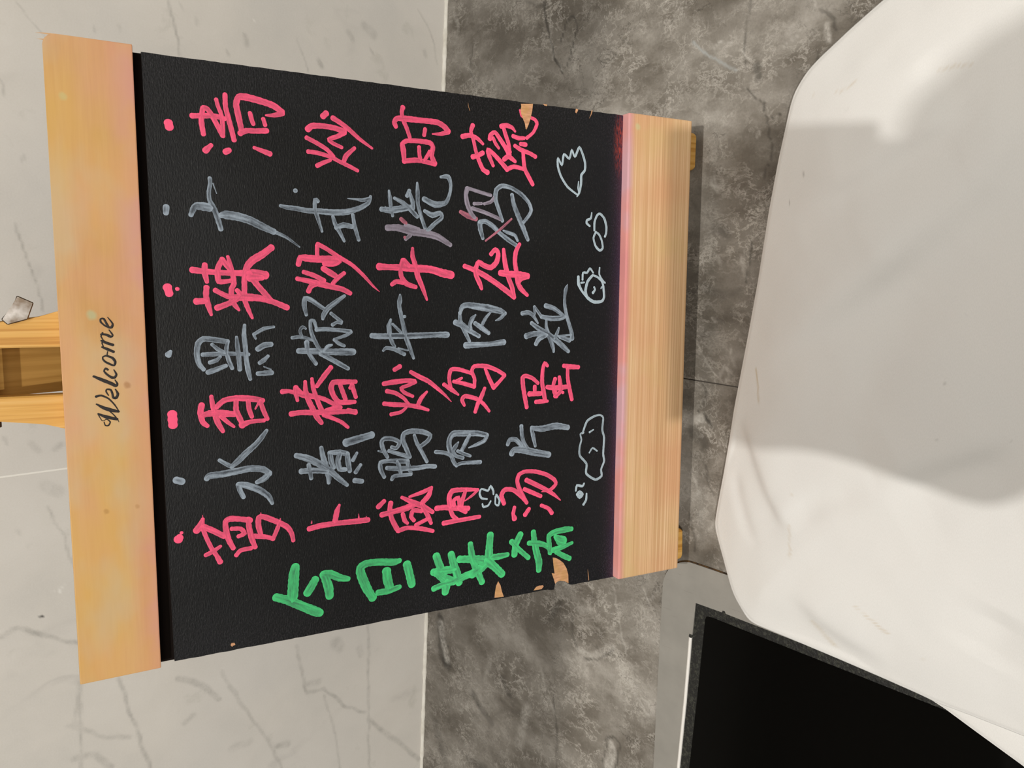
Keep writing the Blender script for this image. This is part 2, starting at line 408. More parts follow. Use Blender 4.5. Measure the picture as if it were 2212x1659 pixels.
# caulk bead between counter and wall
def bead():
    vs, fs = [], []; n = 540
    for i in range(n + 1):
        x = -1.30 + 2.60 * i / n
        r = .0022 + .0004 * math.sin(i * 1.7) * math.sin(i * .37) + .0003 * random.uniform(-1, 1)
        for k in range(6):
            a = math.pi / 2 * k / 5
            vs.append((x, WALL_Y + .0002 - r * math.cos(a), -.0001 + r * 1.1 * math.sin(a) * 1.0))
        if i:
            for k in range(5):
                a = (i - 1) * 6 + k; fs.append((a, a + 6, a + 7, a + 1))
    return mesh('caulk', vs, fs)
tag(link('trim_2', bead(), MAT_CAULK, smooth=True), kind='structure')
# ------------------------------------------------------------------ easel materials
def wood(name, top, seed, fine):
    m = NT(name, .52, .3)
    v = m.obj(loc=(seed, seed * .7, 0))
    if fine:   # straight, tight grain
        g = m.noise(m.warp(m.obj((3, 1150, 60), loc=(seed, 0, 0)), .7, .8, 2), 1, 1, .45)
        base = m.ramp(g, [(.26, (.55, .325, .16)), (.46, (.635, .395, .205)), (.56, (.685, .445, .245)), (.76, (.77, .535, .32))])
        g2 = m.noise(m.obj((5, 1300, 100)), 1, 2)
        base = m.mix(.22, base, m.ramp(g2, [(.35, .36), (.65, .66)]), 'OVERLAY')
    else:
        g = m.noise(m.warp(m.obj((6, 55, 60), loc=(seed, 0, 0)), 1.2, .7, 3), 1, 4, .6)
        base = m.ramp(g, [(.25, (.53, .28, .085)), (.45, (.565, .315, .11)), (.6, (.60, .355, .145)), (.8, (.63, .40, .20))])
        base = m.mix(.10, base, m.ramp(m.noise(m.obj((40, 900, 60)), 1, 2), [(.35, .3), (.65, .7)]), 'OVERLAY')
    return m, v, base
# top rail: honey wood with pink / violet chalk rubbed into it, stronger along the lower edge
m, v, b = wood('rail_wood_stained', True, .3, False)
sep = m.n('ShaderNodeSeparateXYZ'); m.l(m.tc.outputs['Object'], sep.inputs[0])
low = m.math('SUBTRACT', 1, m.math('MULTIPLY', m.math('ABSOLUTE', sep.outputs[1]), 75), clamp=True)
cl = m.ramp(m.noise(v, 22, 3), [(.35, 0), (.65, 1)])
b = m.mix(m.math('MULTIPLY', cl, .60), b, (.66, .33, .20))
yl = m.ramp(m.noise(m.obj((9, 22, 1), loc=(11, 3, 0)), 1, 3), [(.42, 0), (.62, .6)])
b = m.mix(yl, b, (.64, .39, .085))
b = m.mix(m.ramp(m.noise(m.obj((20, 34, 1), loc=(4, 2, 0)), 1, 3), [(.45, 0), (.68, .55)]), b, (.55, .43, .27))
b = m.mix(m.math('MULTIPLY', low, .7), b, (.64, .30, .18))
b = m.mix(m.math('MULTIPLY', low, m.ramp(m.noise(m.obj(loc=(7, 0, 0)), 30, 3), [(.45, 0), (.6, .6)])), b, (.60, .28, .26))
# pinkish orange smear on the upper edge right of the writing
mm = m.n('ShaderNodeVectorMath', operation='DISTANCE')
mp = m.obj((1, 2.2, 0), loc=(-.205, .031 * 2.2, 0)); m.l(mp, mm.inputs[0]); mm.inputs[1].default_value = (0, 0, 0)
b = m.mix(m.ramp(m.math('MULTIPLY', mm.outputs['Value'], 22), [(0, .55), (1, 0)]), b, (.86, .36, .20))
b = m.spot(b, (198, 681), .0065, 13, (.40, .48, .28), .6, on_board)
b = m.spot(b, (275, 832), .0065, 9, (.34, .15, .05), .6, on_board)
b = m.spot(b, (230, 1105), .0065, 7, (.42, .22, .06), .6, on_board)
b = m.spot(b, (297, 1094), .0065, 6, (.42, .22, .08), .5, on_board)
b = m.spot(b, (136, 208), .0065, 11, (.50, .52, .24), .45, on_board)
m.color(b); m.bump(m.noise(m.obj((30, 500, 30)), 1, 3), .15, .0003)
MAT_TOPRAIL = m.m
m, v, b = wood('rail_wood_grain', False, 1.7, True)
cl = m.ramp(m.noise(v, 17, 2), [(.42, 0), (.66, .5)])
b = m.mix(cl, b, (.62, .30, .16))
b = m.mix(m.ramp(m.noise(m.obj(loc=(9, 4, 0)), 26, 3), [(.5, 0), (.7, .35)]), b, (.58, .44, .18))
sep = m.n('ShaderNodeSeparateXYZ'); m.l(m.tc.outputs['Object'], sep.inputs[0])
edge = m.math('MULTIPLY', m.math('ADD', sep.outputs[1], .2830), 230, clamp=True)     # only near the upper arris
b = m.mix(m.math('MULTIPLY', edge, .85), b, m.ramp(m.noise(m.obj((1, 1, 1), loc=(2, 0, 0)), 20, 3), [(.35, (.60, .22, .24)), (.5, (.66, .26, .26)), (.65, (.58, .33, .40))]))
dk = m.ramp(m.noise(m.obj((4, 60, 1), loc=(0, 5, 0)), 1, 2), [(.55, 0), (.75, .25)])
b = m.mix(dk, b, (.42, .22, .09))
b = m.spot(b, (1378, 274), .0065, 9, (.52, .56, .30), .5, on_board)
m.color(b); m.bump(m.noise(m.obj((6, 900, 60)), 1, 3), .25, .0003)
MAT_BOTRAIL = m.m
m, v, b = wood('easel_leg_wood', False, 3.1, False)
lg = m.noise(m.warp(m.obj((380, 7, 60)), 1.4, .6, 2), 1, 3, .6)
b = m.ramp(lg, [(.3, (.50, .23, .04)), (.5, (.68, .37, .085)), (.7, (.76, .47, .16))]); m.color(b); MAT_LEG = m.m
lm = NT('easel_back_leg_wood_shaded', .5, .3)
g = lm.noise(lm.warp(lm.obj((420, 9, 9)), 1, .8, 2), 1, 3)
lm.color(lm.ramp(g, [(.3, (.36, .19, .045)), (.7, (.52, .30, .085))])); MAT_BACKLEG = lm.m  # shade behind the front legs put into this browner wood
bw = NT('bare_wood', .7, .2)
bw.color(bw.mix(bw.ramp(bw.noise(bw.obj(), 140, 3), [(.4, 0), (.6, .5)]), bw.ramp(bw.noise(bw.obj((700, 160, 1)), 1, 3), [(.3, (.40, .20, .10)), (.6, (.62, .33, .18)), (.8, (.70, .40, .26))]), (.52, .30, .10)))
MAT_BARE = bw.m
# black board: leathery paint, violet and white chalk dust towards the bottom
m = NT('black_board_paint', .46, .22)
v = m.obj()
sep = m.n('ShaderNodeSeparateXYZ'); m.l(m.tc.outputs['Object'], sep.inputs[0])
base = m.ramp(m.noise(v, 14, 3), [(.3, (.0046, .0046, .0046)), (.7, (.0078, .0083, .0092))])
low = m.math('MULTIPLY', m.math('SUBTRACT', -.236, sep.outputs[1]), 26, clamp=True)
low2 = m.math('MULTIPLY', m.math('SUBTRACT', -.266, sep.outputs[1]), 85, clamp=True)
dn = m.noise(m.obj((900, 1500, 1)), 1, 3, .7)
dust = m.ramp(dn, [(.50, 0), (.66, 1)])
base = m.mix(m.math('MULTIPLY', low, .55), base, (.008, .0088, .0125))
base = m.mix(m.math('MULTIPLY', m.math('MULTIPLY', low2, dust), .6), base, (.07, .06, .10))
base = m.mix(m.math('MULTIPLY', m.math('POWER', low2, 3.0), .45), base, m.ramp(m.noise(m.obj(loc=(3, 0, 0)), 18, 2), [(.4, (.05, .035, .085)), (.6, (.11, .04, .07))]))
# dust along both side edges
se = m.math('MULTIPLY', m.math('SUBTRACT', m.math('ABSOLUTE', m.math('SUBTRACT', sep.outputs[0], .15)), .118), 34, clamp=True)
base = m.mix(m.math('MULTIPLY', m.math('MULTIPLY', se, dust), .22), base, (.09, .08, .095))
st = m.ramp(m.noise(m.obj((520, 2600, 1)), 1, 2, .6), [(.60, 0), (.72, 1)])  # fine streak highlights of the leathery paint, put into the colour
base = m.mix(m.math('MULTIPLY', st, .30), base, (.10, .10, .095))
# red rubbed spot beside the lower right corner
dd = m.n('ShaderNodeVectorMath', operation='DISTANCE')
m.l(m.obj((1, 4.2, 0), loc=(-.2835, .2760 * 4.2, 0)), dd.inputs[0]); dd.inputs[1].default_value = (0, 0, 0)
rs = m.math('MULTIPLY', m.ramp(m.math('MULTIPLY', dd.outputs['Value'], 38), [(0, 1), (.9, 0)]), m.ramp(m.noise(m.obj((300, 1200, 1)), 1, 2), [(.4, 0), (.6, 1)]))
base = m.mix(m.math('MULTIPLY', rs, .9), base, (.36, .05, .03))
m.color(base)
m.bump(m.noise(m.warp(m.obj((420, 1500, 1)), 1.2, .6, 2), 1, 3, .6), .36, .0006)
MAT_BOARD = m.m
MAT_STRIP = flat_mat('strip_black', (.007, .0045, .0035), .9, 0, .1).m
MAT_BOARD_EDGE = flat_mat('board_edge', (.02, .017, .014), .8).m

# ------------------------------------------------------------------ marker strokes
def ink(name, col, thin, streaky, rough=.5):
    """col: pigment colour; thin: colour where the pigment is thin; coverage read from attribute 'cover'"""
    m = NT(name, rough, .25)
    uv = m.n('ShaderNodeUVMap'); uv.uv_map = 'UVMap'
    a = m.n('ShaderNodeAttribute'); a.attribute_name = 'cover'
    sp = m.n('ShaderNodeSeparateColor'); m.l(a.outputs['Color'], sp.inputs[0])
    streak = m.noise(m.obj((1.6, 1.9, 1), src=uv.outputs[0]), 1, 3, .6)
    patch = m.noise(m.obj(), 330, 3, .65)
    f = m.math('ADD', m.math('MULTIPLY', streak, .82), m.math('MULTIPLY', patch, .18))
    thinness = m.math('MULTIPLY', m.ramp(f, [(.36, 0), (.64, 1)]), m.math('MULTIPLY', m.math('SUBTRACT', 1, sp.outputs[0]), streaky), clamp=True)
    grit = m.ramp(m.noise(m.obj((700, 1900, 1)), 1, 2), [(.52, 0), (.7, .5)])
    thinness = m.math('ADD', thinness, m.math('MULTIPLY', grit, m.math('MULTIPLY', m.math('SUBTRACT', 1, sp.outputs[0]), .35)), clamp=True)
    m.color(m.mix(thinness, col, thin))
    m.bump(m.noise(m.obj((420, 1500, 1)), 1, 3, .6), .25, .0004)
    return m.m
INK = {
 'p': ink('pink_marker', (.97, .105, .225), (.45, .065, .12), .8),
 'g': ink('green_marker', (.070, .60, .20), (.05, .24, .11), 1.0),
 'w': ink('grey_marker', (.31, .372, .44), (.060, .072, .088), 1.1),
 'b': ink('pale_blue_marker', (.42, .52, .58), (.12, .15, .18), .9),
 'v': ink('violet_grey_marker', (.29, .26, .32), (.10, .08, .10), .9),
 'r': ink('rose_marker', (.46, .15, .20), (.16, .06, .09), 1.1),
 'k': ink('black_print', (.012, .011, .012), (.10, .06, .04), .4),
}
INK_NAME = {'p': 'pink', 'g': 'green', 'w': 'grey', 'b': 'pale blue', 'v': 'violet grey', 'r': 'rose', 'k': 'black'}
def ribbon(pts, z, zoff):
    """pts: list of (x,y,w) in board metres -> verts, faces, uvs, cover"""
    p = np.array(pts, float)
    if len(p) == 1: p = np.vstack([p, p + [1e-4, 0, 0]])
    seg = np.hypot(*np.diff(p[:, :2], axis=0).T)
    # Catmull-Rom
    out = []
    n = len(p)
    for i in range(n - 1):
        p0 = p[max(i - 1, 0)]; p1 = p[i]; p2 = p[i + 1]; p3 = p[min(i + 2, n - 1)]
        k = max(3, int(seg[i] / .0011))
        for t in np.linspace(0, 1, k, endpoint=False):
            c = .5 * ((2 * p1) + (-p0 + p2) * t + (2 * p0 - 5 * p1 + 4 * p2 - p3) * t * t + (-p0 + 3 * p1 - 3 * p2 + p3) * t ** 3)
            lin = p1 + (p2 - p1) * t
            c = .7 * c + .3 * lin; out.append(c)
    out.append(p[-1])
    c = np.array(out)
    d = np.gradient(c[:, :2], axis=0); d /= (np.hypot(*d.T)[:, None] + 1e-12)
    L = np.concatenate([[0], np.cumsum(np.hypot(*np.diff(c[:, :2], axis=0).T))])
    W = c[:, 2] / 2
    # edge wobble
    W = W * (1 + .05 * np.sin(L * 2100 + c[0, 0] * 900) + .03 * np.sin(L * 5300))
    rows = []
    cap = [(-1, 0.25), (-.86, .55), (-.6, .82), (-.3, .96)]
    w0, w1 = W[0], W[-1]
    for a, s in cap: rows.append((c[0, :2] + d[0] * w0 * a * .9, d[0], w0 * s, w0 * a))
    for i in range(len(c)): rows.append((c[i, :2], d[i], W[i], L[i]))
    for a, s in reversed(cap): rows.append((c[-1, :2] - d[-1] * w1 * a * .9, d[-1], w1 * s, L[-1] - w1 * a))
    vs, fs, uv, cov = [], [], [], []
    cols = (-1, -.55, 0, .55, 1)
    hgt = (0.0, .00005, .00006, .00005, 0.0)
    Lt = L[-1]
    for k, (q, t, hw, s) in enumerate(rows):
        nrm = np.array([-t[1], t[0]])
        for j, cc_ in enumerate(cols):
            x, y = q + nrm * hw * cc_
            vs.append((x, y, z + hgt[j])); uv.append((s * 1000 / 20 + zoff, cc_ * hw * 1000 / 3 + zoff * 3))
            e = min(s + w0, Lt + w1 - s) / max(w0 + w1, 1e-6)
            cov.append(min(1, max(0, 1.0 - 1.25 * e) + (0, .12, .42)[abs(j - 2)]))
        if k:
            for j in range(4):
                a = (k - 1) * 5 + j; fs.append((a, a + 1, a + 6, a + 5))
    return vs, fs, uv, cov
_zc = [0]
def character(strokes, inkkey, origin, scale, parent, z0=.00012, name='handwritten_character', wscale=1.0, cover_add=0.0, fn=None):
    V, F, UV, CV = [], [], [], []
    for st in strokes.split('|'):
        nums = [[float(t) for t in a.split(',')] for a in st.split()]
        nums = [a if len(a) == 3 else a + [None] for a in nums]
        lastw = next((a[2] for a in nums if a[2] is not None), 50)
        pts = []
        for x, y, wd in nums:
            if wd is None: wd = lastw
            lastw = wd
            q = (origin[0] + x / scale, origin[1] + y / scale)
            bx, by = on_board(q, z0)
            ex, ey = on_board((q[0], q[1] + 4), z0)
            mpp = math.hypot(ex - bx, ey - by) / 4
            pts.append((bx, by, wd / scale * mpp * wscale))
        _zc[0] += 1
        vs, fs, uv, cv = ribbon(pts, z0 + (_zc[0] % 40) * .000006, (_zc[0] * 13.7) % 50)
        o = len(V); V += vs; UV += uv; CV += [min(1, c + cover_add) for c in cv]
        F += [tuple(i + o for i in f) for f in fs]
    me = mesh(name, V, F)
    # keep normals towards the viewer
    bm = bmesh.new(); bm.from_mesh(me)
    for f in bm.faces:
        if f.normal.z < 0: f.normal_flip()
    bm.to_mesh(me); bm.free()
    ul = me.uv_layers.new(name='UVMap')
    li = np.empty(len(me.loops), int); me.loops.foreach_get('vertex_index', li)
    ul.data.foreach_set('uv', np.array(UV)[li].ravel())
    a = me.color_attributes.new('cover', 'FLOAT_COLOR', 'POINT')
    a.data.foreach_set('color', np.repeat(np.array(CV, np.float32)[:, None], 4, 1).ravel())
    o = link(name, me, INK[inkkey], parent, Matrix.Identity(4))
    o['label'] = ('%s ' % INK_NAME[inkkey]) + {'handwritten_character': 'marker handwritten character', 'bullet_dot': 'marker bullet dot',
                 'marker_doodle': 'marker doodle', 'printed_letter': 'printed script letter'}[name]
    return o

# ------------------------------------------------------------------ the easel
foot = np.array([-.058, .309, 0.0])
easel = empty('menu_easel', tuple(foot))
tag(easel, 'tabletop wooden easel with black menu board handwritten in pink, grey and green', 'easel')
# board with slightly chewed edges
def edge_pts(p0, p1, n, amp, chips=()):
    r = []
    for i in range(n):
        t = i / n; x = p0[0] + (p1[0] - p0[0]) * t; y = p0[1] + (p1[1] - p0[1]) * t
        nx, ny = (p1[1] - p0[1]), -(p1[0] - p0[0]); L = math.hypot(nx, ny)
        a = random.uniform(-amp, amp)
        r.append((x + nx / L * a, y + ny / L * a))
    return r
left = edge_pts((0, -.284), (0, -.0034), 110, .00013)
# notch torn out of the left edge beside the green writing
nt = [on_board((940 + x / 5, 1020 + y / 5)) for x, y in ((1450, 1212), (1438, 1196), (1400, 1178), (1350, 1172), (1320, 1182), (1296, 1205), (1285, 1268), (1250, 1272), (1212, 1268))]
ys = [p[1] for p in nt]
left = [p for p in left if not (min(ys) - .001 < p[1] < max(ys) + .001)]
left = [p for p in left if p[1] < min(ys)] + nt + [p for p in left if p[1] > max(ys)]
right = edge_pts((.300, -.0031), (.300, -.284), 110, .00013)
bm = prism(left + right, -.004, 0)
me = bm_mesh('board', bm)
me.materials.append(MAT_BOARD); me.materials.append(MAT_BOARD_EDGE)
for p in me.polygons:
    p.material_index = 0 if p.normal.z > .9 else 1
board = link('chalkboard', me, None, easel, MB)
board['label'] = 'black painted board with chipped side edges'
# dark strip set back between the board and the top rail
link('backing_strip', bm_mesh('strip', prism([(.0001, -.008), (.2999, -.008), (.2999, .004), (.0001, .004)], -.0042, -.0022)), MAT_STRIP, easel, MB)
# rails
def rail(name, poly, z0, z1, mat, bev, label):
    o = link(name, bm_mesh(name, prism(poly, z0, z1, bev, 2)), mat, easel, MB)
    o['label'] = label; return o
tr = [(.0008, .0008), (.3013, .0008)] + [(.3013, .0320)] + round_corner((.2963, .0317), .0050, 0, math.pi / 2, 5) + [(.0002, .0367)]
toprail = rail('top_rail', tr, -.0035, .0065, MAT_TOPRAIL, .0006, 'top rail printed with a black script word')
br = [(.0002, -.2779), (.0002, -.3277), (.3006, -.3277), (.3006, -.2779)]
botrail = rail('bottom_rail', br, -.0035, .0065, MAT_BOTRAIL, .0009, 'straight grained bottom rail')
# front legs (splayed planks behind the board), they lie against the back of the board
LEGZ = (-.0135, -.0045)
rl = [(.1705, .0905), (.1625, .0905), (.1625, .030), (.2718, -.3390), (.2735, -.3412), (.2935, -.3415), (.2955, -.3400), (.2960, -.3360), (.1760, .0450)]
ll = [(.1320, .0905), (.1400, .0905), (.1400, .030), (.0237, -.3385), (.0220, -.3407), (.0045, -.3412), (.0020, -.3400), (.0012, -.3360), (.1270, .0450)]
for pl in (rl, ll):
    bmx = prism(pl, LEGZ[0], LEGZ[1] + .0000, .0007, 1)
    link('leg', bm_mesh('leg', bmx), MAT_LEG, easel, MB)
# back leg: hinged between the front legs, runs back to the counter
def pt(x, y, z): return BT + BU * x - BV * y + BN * z
A = pt(.1512, .085, -.012); Bp = np.array([A[0] - .004, .515, .002])
ax = (Bp - A) / np.linalg.norm(Bp - A)
side = BU * 1.0; nr = np.cross(ax, side); nr /= np.linalg.norm(nr); side = np.cross(nr, ax)
vs = []
for P in (A - ax * .006, Bp):
    for sx, sn in ((-1, -1), (1, -1), (1, 1), (-1, 1)):
        vs.append(P + side * sx * .0126 + nr * sn * .0035)
vs[4:] = [np.array([p[0], p[1], max(p[2], .0006)]) if p[2] < .0006 else p for p in vs[4:]]
bl = link('leg', mesh('back_leg', vs, [(0, 1, 2, 3), (7, 6, 5, 4), (0, 4, 5, 1), (1, 5, 6, 2), (2, 6, 7, 3), (3, 7, 4, 0)]), MAT_BACKLEG, easel)
bl['label'] = 'hinged back leg, shade in its darker wood colour'
# hinge bolt with wing nut
steel = NT('worn_steel', .32); steel.b.inputs['Metallic'].default_value = 1
steel.color(steel.ramp(steel.noise(steel.obj(), 160, 3), [(.35, (.13, .10, .075)), (.55, (.24, .22, .20)), (.7, (.34, .32, .30))]))
MAT_STEEL = steel.m
rust = NT('brown_bolt', .5); rust.b.inputs['Metallic'].default_value = .7; rust.color((.16, .09, .045)); MAT_RUST = rust.m
def cyl(bm, p0, p1, r, n=16):
    p0, p1 = Vector(p0), Vector(p1); d = (p1 - p0).normalized()
    a = d.orthogonal().normalized(); b = d.cross(a)
    r0 = [bm.verts.new(p0 + (a * math.cos(2 * math.pi * i / n) + b * math.sin(2 * math.pi * i / n)) * r) for i in range(n)]
    r1 = [bm.verts.new(p1 + (a * math.cos(2 * math.pi * i / n) + b * math.sin(2 * math.pi * i / n)) * r) for i in range(n)]
    bm.faces.new(r0[::-1]); bm.faces.new(r1)
    for i in range(n): bm.faces.new((r0[i], r0[(i + 1) % n], r1[(i + 1) % n], r1[i]))
HY, HZ = .0668, -.0085
bm = bmesh.new(); cyl(bm, (.1245, HY, HZ), (.1860, HY, HZ), .0020); cyl(bm, (.1258, HY, HZ), (.1318, HY, HZ), .0042, 18)
link('hinge_bolt', bm_mesh('bolt', bm), MAT_RUST, easel, MB)
bm = bmesh.new(); cyl(bm, (.1728, HY, HZ), (.1742, HY, HZ), .0058, 24); cyl(bm, (.1742, HY, HZ), (.1790, HY, HZ), .0040, 18)
nut = link('wing_nut', bm_mesh('nut', bm), MAT_RUST, easel, MB)
nut['label'] = 'grey steel wing nut'
for sgn in (1, -1):
    q = [(36, 638), (73, 654), (60, 690), (16, 702), (2, 690), (14, 676), (28, 660)]
    pl = [on_board(p, .000) for p in q]
    if sgn < 0: pl = [(p[0], 2 * HY - p[1]) for p in pl]
    wg = link('wing', bm_mesh('wing', prism(pl, -.0015, .0003, .0004, 1)), MAT_STEEL, nut, Matrix.Identity(4))
# chipped bare wood patches on the board face
def patch(pts, org, name='bare_patch', z=.00005):
    pl = [on_board((org[0] + x / 5, org[1] + y / 5), z) for x, y in pts]
    o = link(name, mesh(name, [(x, y, z) for x, y in pl], [list(range(len(pl)))]), MAT_BARE, board, Matrix.Identity(4))
    if o.data.polygons[0].normal.z < 0: o.data.flip_normals()
    o['label'] = 'chipped spot showing bare wood'
def patchc(pts, org, z=.00022): patch(pts, org, 'bare_patch', z)
TC = (940, 180); TC4 = (940, 1020)
patch([(926, 221), (1057, 221), (1048, 300), (1030, 380), (1012, 440), (986, 500), (978, 492), (968, 430), (945, 375), (928, 330), (922, 290), (930, 250)], TC, 'bare_patch', .00040)
patch([(680, 1178), (705, 1220), (722, 1290), (741, 1344), (641, 1357), (646, 1300), (658, 1230)], TC4)
patch([(1270, 922), (1300, 925), (1340, 945), (1385, 980), (1420, 1040), (1438, 1110), (1440, 1200), (1400, 1178), (1350, 1172), (1320, 1182), (1296, 1205), (1280, 1150), (1258, 1090), (1290, 1095), (1280, 1020)], TC4)
patch([(1062, 1278), (1090, 1240), (1120, 1226), (1165, 1222), (1172, 1235), (1150, 1262), (1120, 1268)], TC4)
patch([(498 - 340, 0), (500 - 340, 0)] and [(790, 1768), (800, 1745), (830, 1742), (842, 1758), (838, 1768), (815, 1775), (808, 1788)], (340, 1040))
patch([(1512, 312), (1520, 275), (1545, 280), (1540, 300), (1525, 325)], TC)
patch([(1690, 288), (1700, 292), (1692, 330), (1662, 385), (1680, 335)], TC)
patch([(1165, 222), (1210, 228), (1208, 245), (1180, 240)], TC)
patch([(1648, 1045), (1655, 1090), (1662, 1168), (1656, 1168), (1650, 1100)], TC4)
patch([(355, 205), (362, 250), (378, 300), (370, 290), (356, 240)], TC)
# ------------------------------------------------------------------ the handwriting (traced stroke by stroke)
A = (340, 180); A2 = (340, 480); A3 = (340, 780); A4 = (340, 1040)
B = (640, 180); B2 = (640, 480); B3 = (640, 780); B4 = (640, 1040)
C = (940, 180); C2 = (940, 480); C3 = (940, 780); C4 = (940, 1020)
HC, BD, MD = 'handwritten_character', 'bullet_dot', 'marker_doodle'
def ch(o, k, s, name=HC, cover=0.0): character(s, k, o, 5.0, board, name=name, cover_add=cover)
# column 1 (rightmost): pink
ch(A, 'p', '118,428,95 128,470,90', BD, 1)
ch(A, 'p', '375,350,60 460,350,58 560,350,58 640,357,56 725,383,50|490,265,55 474,400,58 497,548,56|495,262,55 540,278 590,350,58 650,460,56 703,565,50|635,175,45 655,250,45 688,330,48 705,450,48 710,570,45|730,122,55 735,250,55 765,370,55 800,500,55 828,612,54|908,505,60 872,340,66 850,225,66 878,148,72 960,150,80 1110,190,75 1250,240,72 1345,308,62|1350,325,60 1260,345,48 1170,346,20|1000,322,50 1020,400,50 1036,440,46|1143,385,46 1163,450,46|895,540,60 960,512,60 1060,515,58 1180,512,60|580,668,45 520,725,70|735,740,68 775,722,60|1045,695,36 1120,725,50 1215,762,62')
ch(B, 'p', '322,325,65 288,356,66|395,375,60 480,430,55 570,500,50 680,600,42 818,702,26|125,495,70 170,460,66 280,460,60 420,485,62 520,525,64|520,535,55 440,575,52 350,605,44 390,645,42 490,693,42|112,588,50 220,645,50 330,715,48 402,792,46|130,738,50 230,752,48 370,795,46 480,852,44 580,900,44 662,944,38|628,700,40 540,780,54 515,838,50|370,830,34 290,858,48 225,890,52')
ch(B, 'p', '1150,262,56 1138,310,44 1150,390,46 1190,480,48 1225,585,46|1075,468,50 1058,420,56 1090,378,56 1200,385,66 1340,400,62 1520,422,60 1600,470,60 1640,520,62|1640,525,58 1560,547,42 1470,548,16|1390,495,46 1380,560,46|1165,845,48 1155,720,62 1145,655,54 1190,622,50 1300,622,52 1440,642,56 1475,690,54 1460,780,58 1495,865,56|1165,840,58 1300,830,54 1400,850,50 1495,872,52|1325,690,46 1330,780,46 1345,830,40|1440,740,46 1385,832,40')
ch(C, 'p', '405,455,56 385,520,42 412,610,42 435,720,42 470,830,50 515,930,52 562,962,56|295,575,60 370,562,52 450,592,46 515,655,32|405,795,56 460,780,54 512,752,54|590,600,56 600,555,50 645,530,48 690,590,50 755,690,52 798,770,60|625,590,40 650,650,42 685,700,34|625,890,40 580,780,50 568,715,50 620,755,48 700,840,52 775,930,56|712,465,56 770,455,54 830,480,42 862,520,26|738,485,44 760,560,48 790,650,48 798,740,60|745,820,52 790,790,60 862,845,40|775,930,52 850,900,48 955,925,46|842,570,46 900,592,48 960,592,40|990,590,40 1060,530,38 1100,440,42 1078,392,40 1028,370,36|915,290,22 930,350,22 968,388,16|925,655,48 978,662,52|862,675,44 930,720,52 1020,755,46 1082,792,46|950,740,44 955,830,46 970,930,48 1010,1010,52 1053,1092,48')
# column 2: grey
ch(A, 'w', '95,1335,70 92,1400,60', BD)
ch(A, 'w', '565,1025,44 570,1080,40 555,1170,46 562,1260,48 605,1340,56 645,1440,60 685,1575,54|362,1420,52 400,1335,68 460,1325,90 560,1340,90|690,1425,60 730,1420,90 870,1440,95 1000,1480,90 1120,1540,85 1255,1602,66|1290,1615,42 1400,1668,34 1536,1768,16|600,1080,14 640,1190,8')
ch(B, 'w', '-10,1160,50', MD)
ch(B, 'w', '-170,1322,36 -100,1340,50 0,1352,54 120,1375,58 250,1382,62 400,1395,66 550,1388,66 690,1345,56 780,1290,46 802,1222,34|790,1240,30 720,1262,40 640,1252,24 555,1244,10|232,1275,46 205,1255,44 200,1360,44 230,1450,44 278,1600,28|395,1440,38 420,1520,46 470,1610,46 518,1705,30|610,1420,38 630,1540,44 674,1690,40|430,1560,50 510,1530,60 598,1548,54')
ch(B, 'w', '1000,1160,26 1010,1230,48 1020,1330,40 1040,1430,34|920,1360,56 1020,1370,70 1130,1355,72 1230,1340,56|1060,1240,36 1150,1290,50 1230,1360,54 1305,1440,48|1220,1160,44 1195,1215,46|1225,1190,40 1255,1280,50 1262,1350,44|1305,1075,26 1310,1180,50 1312,1300,44 1345,1430,42 1388,1560,40|1560,1012,30 1640,1010,56 1668,1100,38 1655,1200,38 1612,1290,52 1500,1310,70 1380,1250,60|1385,1378,40 1470,1425,60 1550,1400,50 1572,1450,46 1490,1520,48 1420,1590,48|960,1330,10 980,1370,10')
ch(B, 'v', '985,1560,70 1100,1560,76 1250,1602,80 1400,1622,80 1530,1660,72 1662,1745,50|1180,1530,46 1320,1580,50|1180,1685,36 1230,1640,44')
ch(B, 'r', '1130,1465,46 1180,1510,44|1172,1665,34', HC)
ch(C, 'v', '345,1140,60 330,1200,52 345,1300,56 385,1400,52 425,1450,40|345,1130,40 450,1165,38 600,1210,38|420,1300,40 500,1298,34|530,1302,34 600,1280,40 642,1230,44|400,1350,44 520,1390,42 640,1440,42 715,1475,38')
ch(C, 'w', '725,1485,40 690,1380,44 650,1250,50 660,1150,54 720,1108,50 820,1130,46 930,1200,48 1010,1290,44 1036,1370,44 1010,1430,42 955,1500,34|830,1205,44 850,1310,54 900,1440,56 950,1560,56 1002,1690,42|515,1675,38 490,1580,56 482,1505,58|485,1500,56 540,1490,54 620,1540,54 700,1620,50 790,1690,50 872,1748,46|890,1700,30 860,1640,38 780,1610,38 735,1590,18')
ch(C, 'r', '275,1388,44 350,1430,60 440,1465,52|825,1465,22 700,1580,28 545,1700,20')
# column 3: pink
ch(A2, 'p', '108,705,92 128,770,80|215,722,42', BD, 1)
ch(A2, 'p', '378,515,72 500,530,60 700,545,60 900,550,66 1050,545,72 1165,572,90|512,460,60 510,540,66 535,645,44|530,705,60 525,800,60 550,900,62 582,1000,34|422,855,72 520,850,62|700,400,56 655,490,62 650,570,60 665,640,62 740,640,50 830,625,46|705,405,54 750,470,58 800,520,58|760,372,36 780,440,50 810,550,54 828,660,54 800,720,56 802,830,54 840,900,52 882,948,30|1230,275,72 1130,350,78 1030,410,84 970,480,72 940,600,58 940,720,58 940,830,54 985,950,48 1025,1035,30|990,560,76 1080,680,66 1160,770,62 1228,840,48|625,735,54 700,775,52 790,810,58 950,810,88 1100,820,72 1250,860,62 1400,922,62|645,925,68 740,890,62 830,850,58 900,790,56 860,735,48|1000,600,86 1130,600,58')
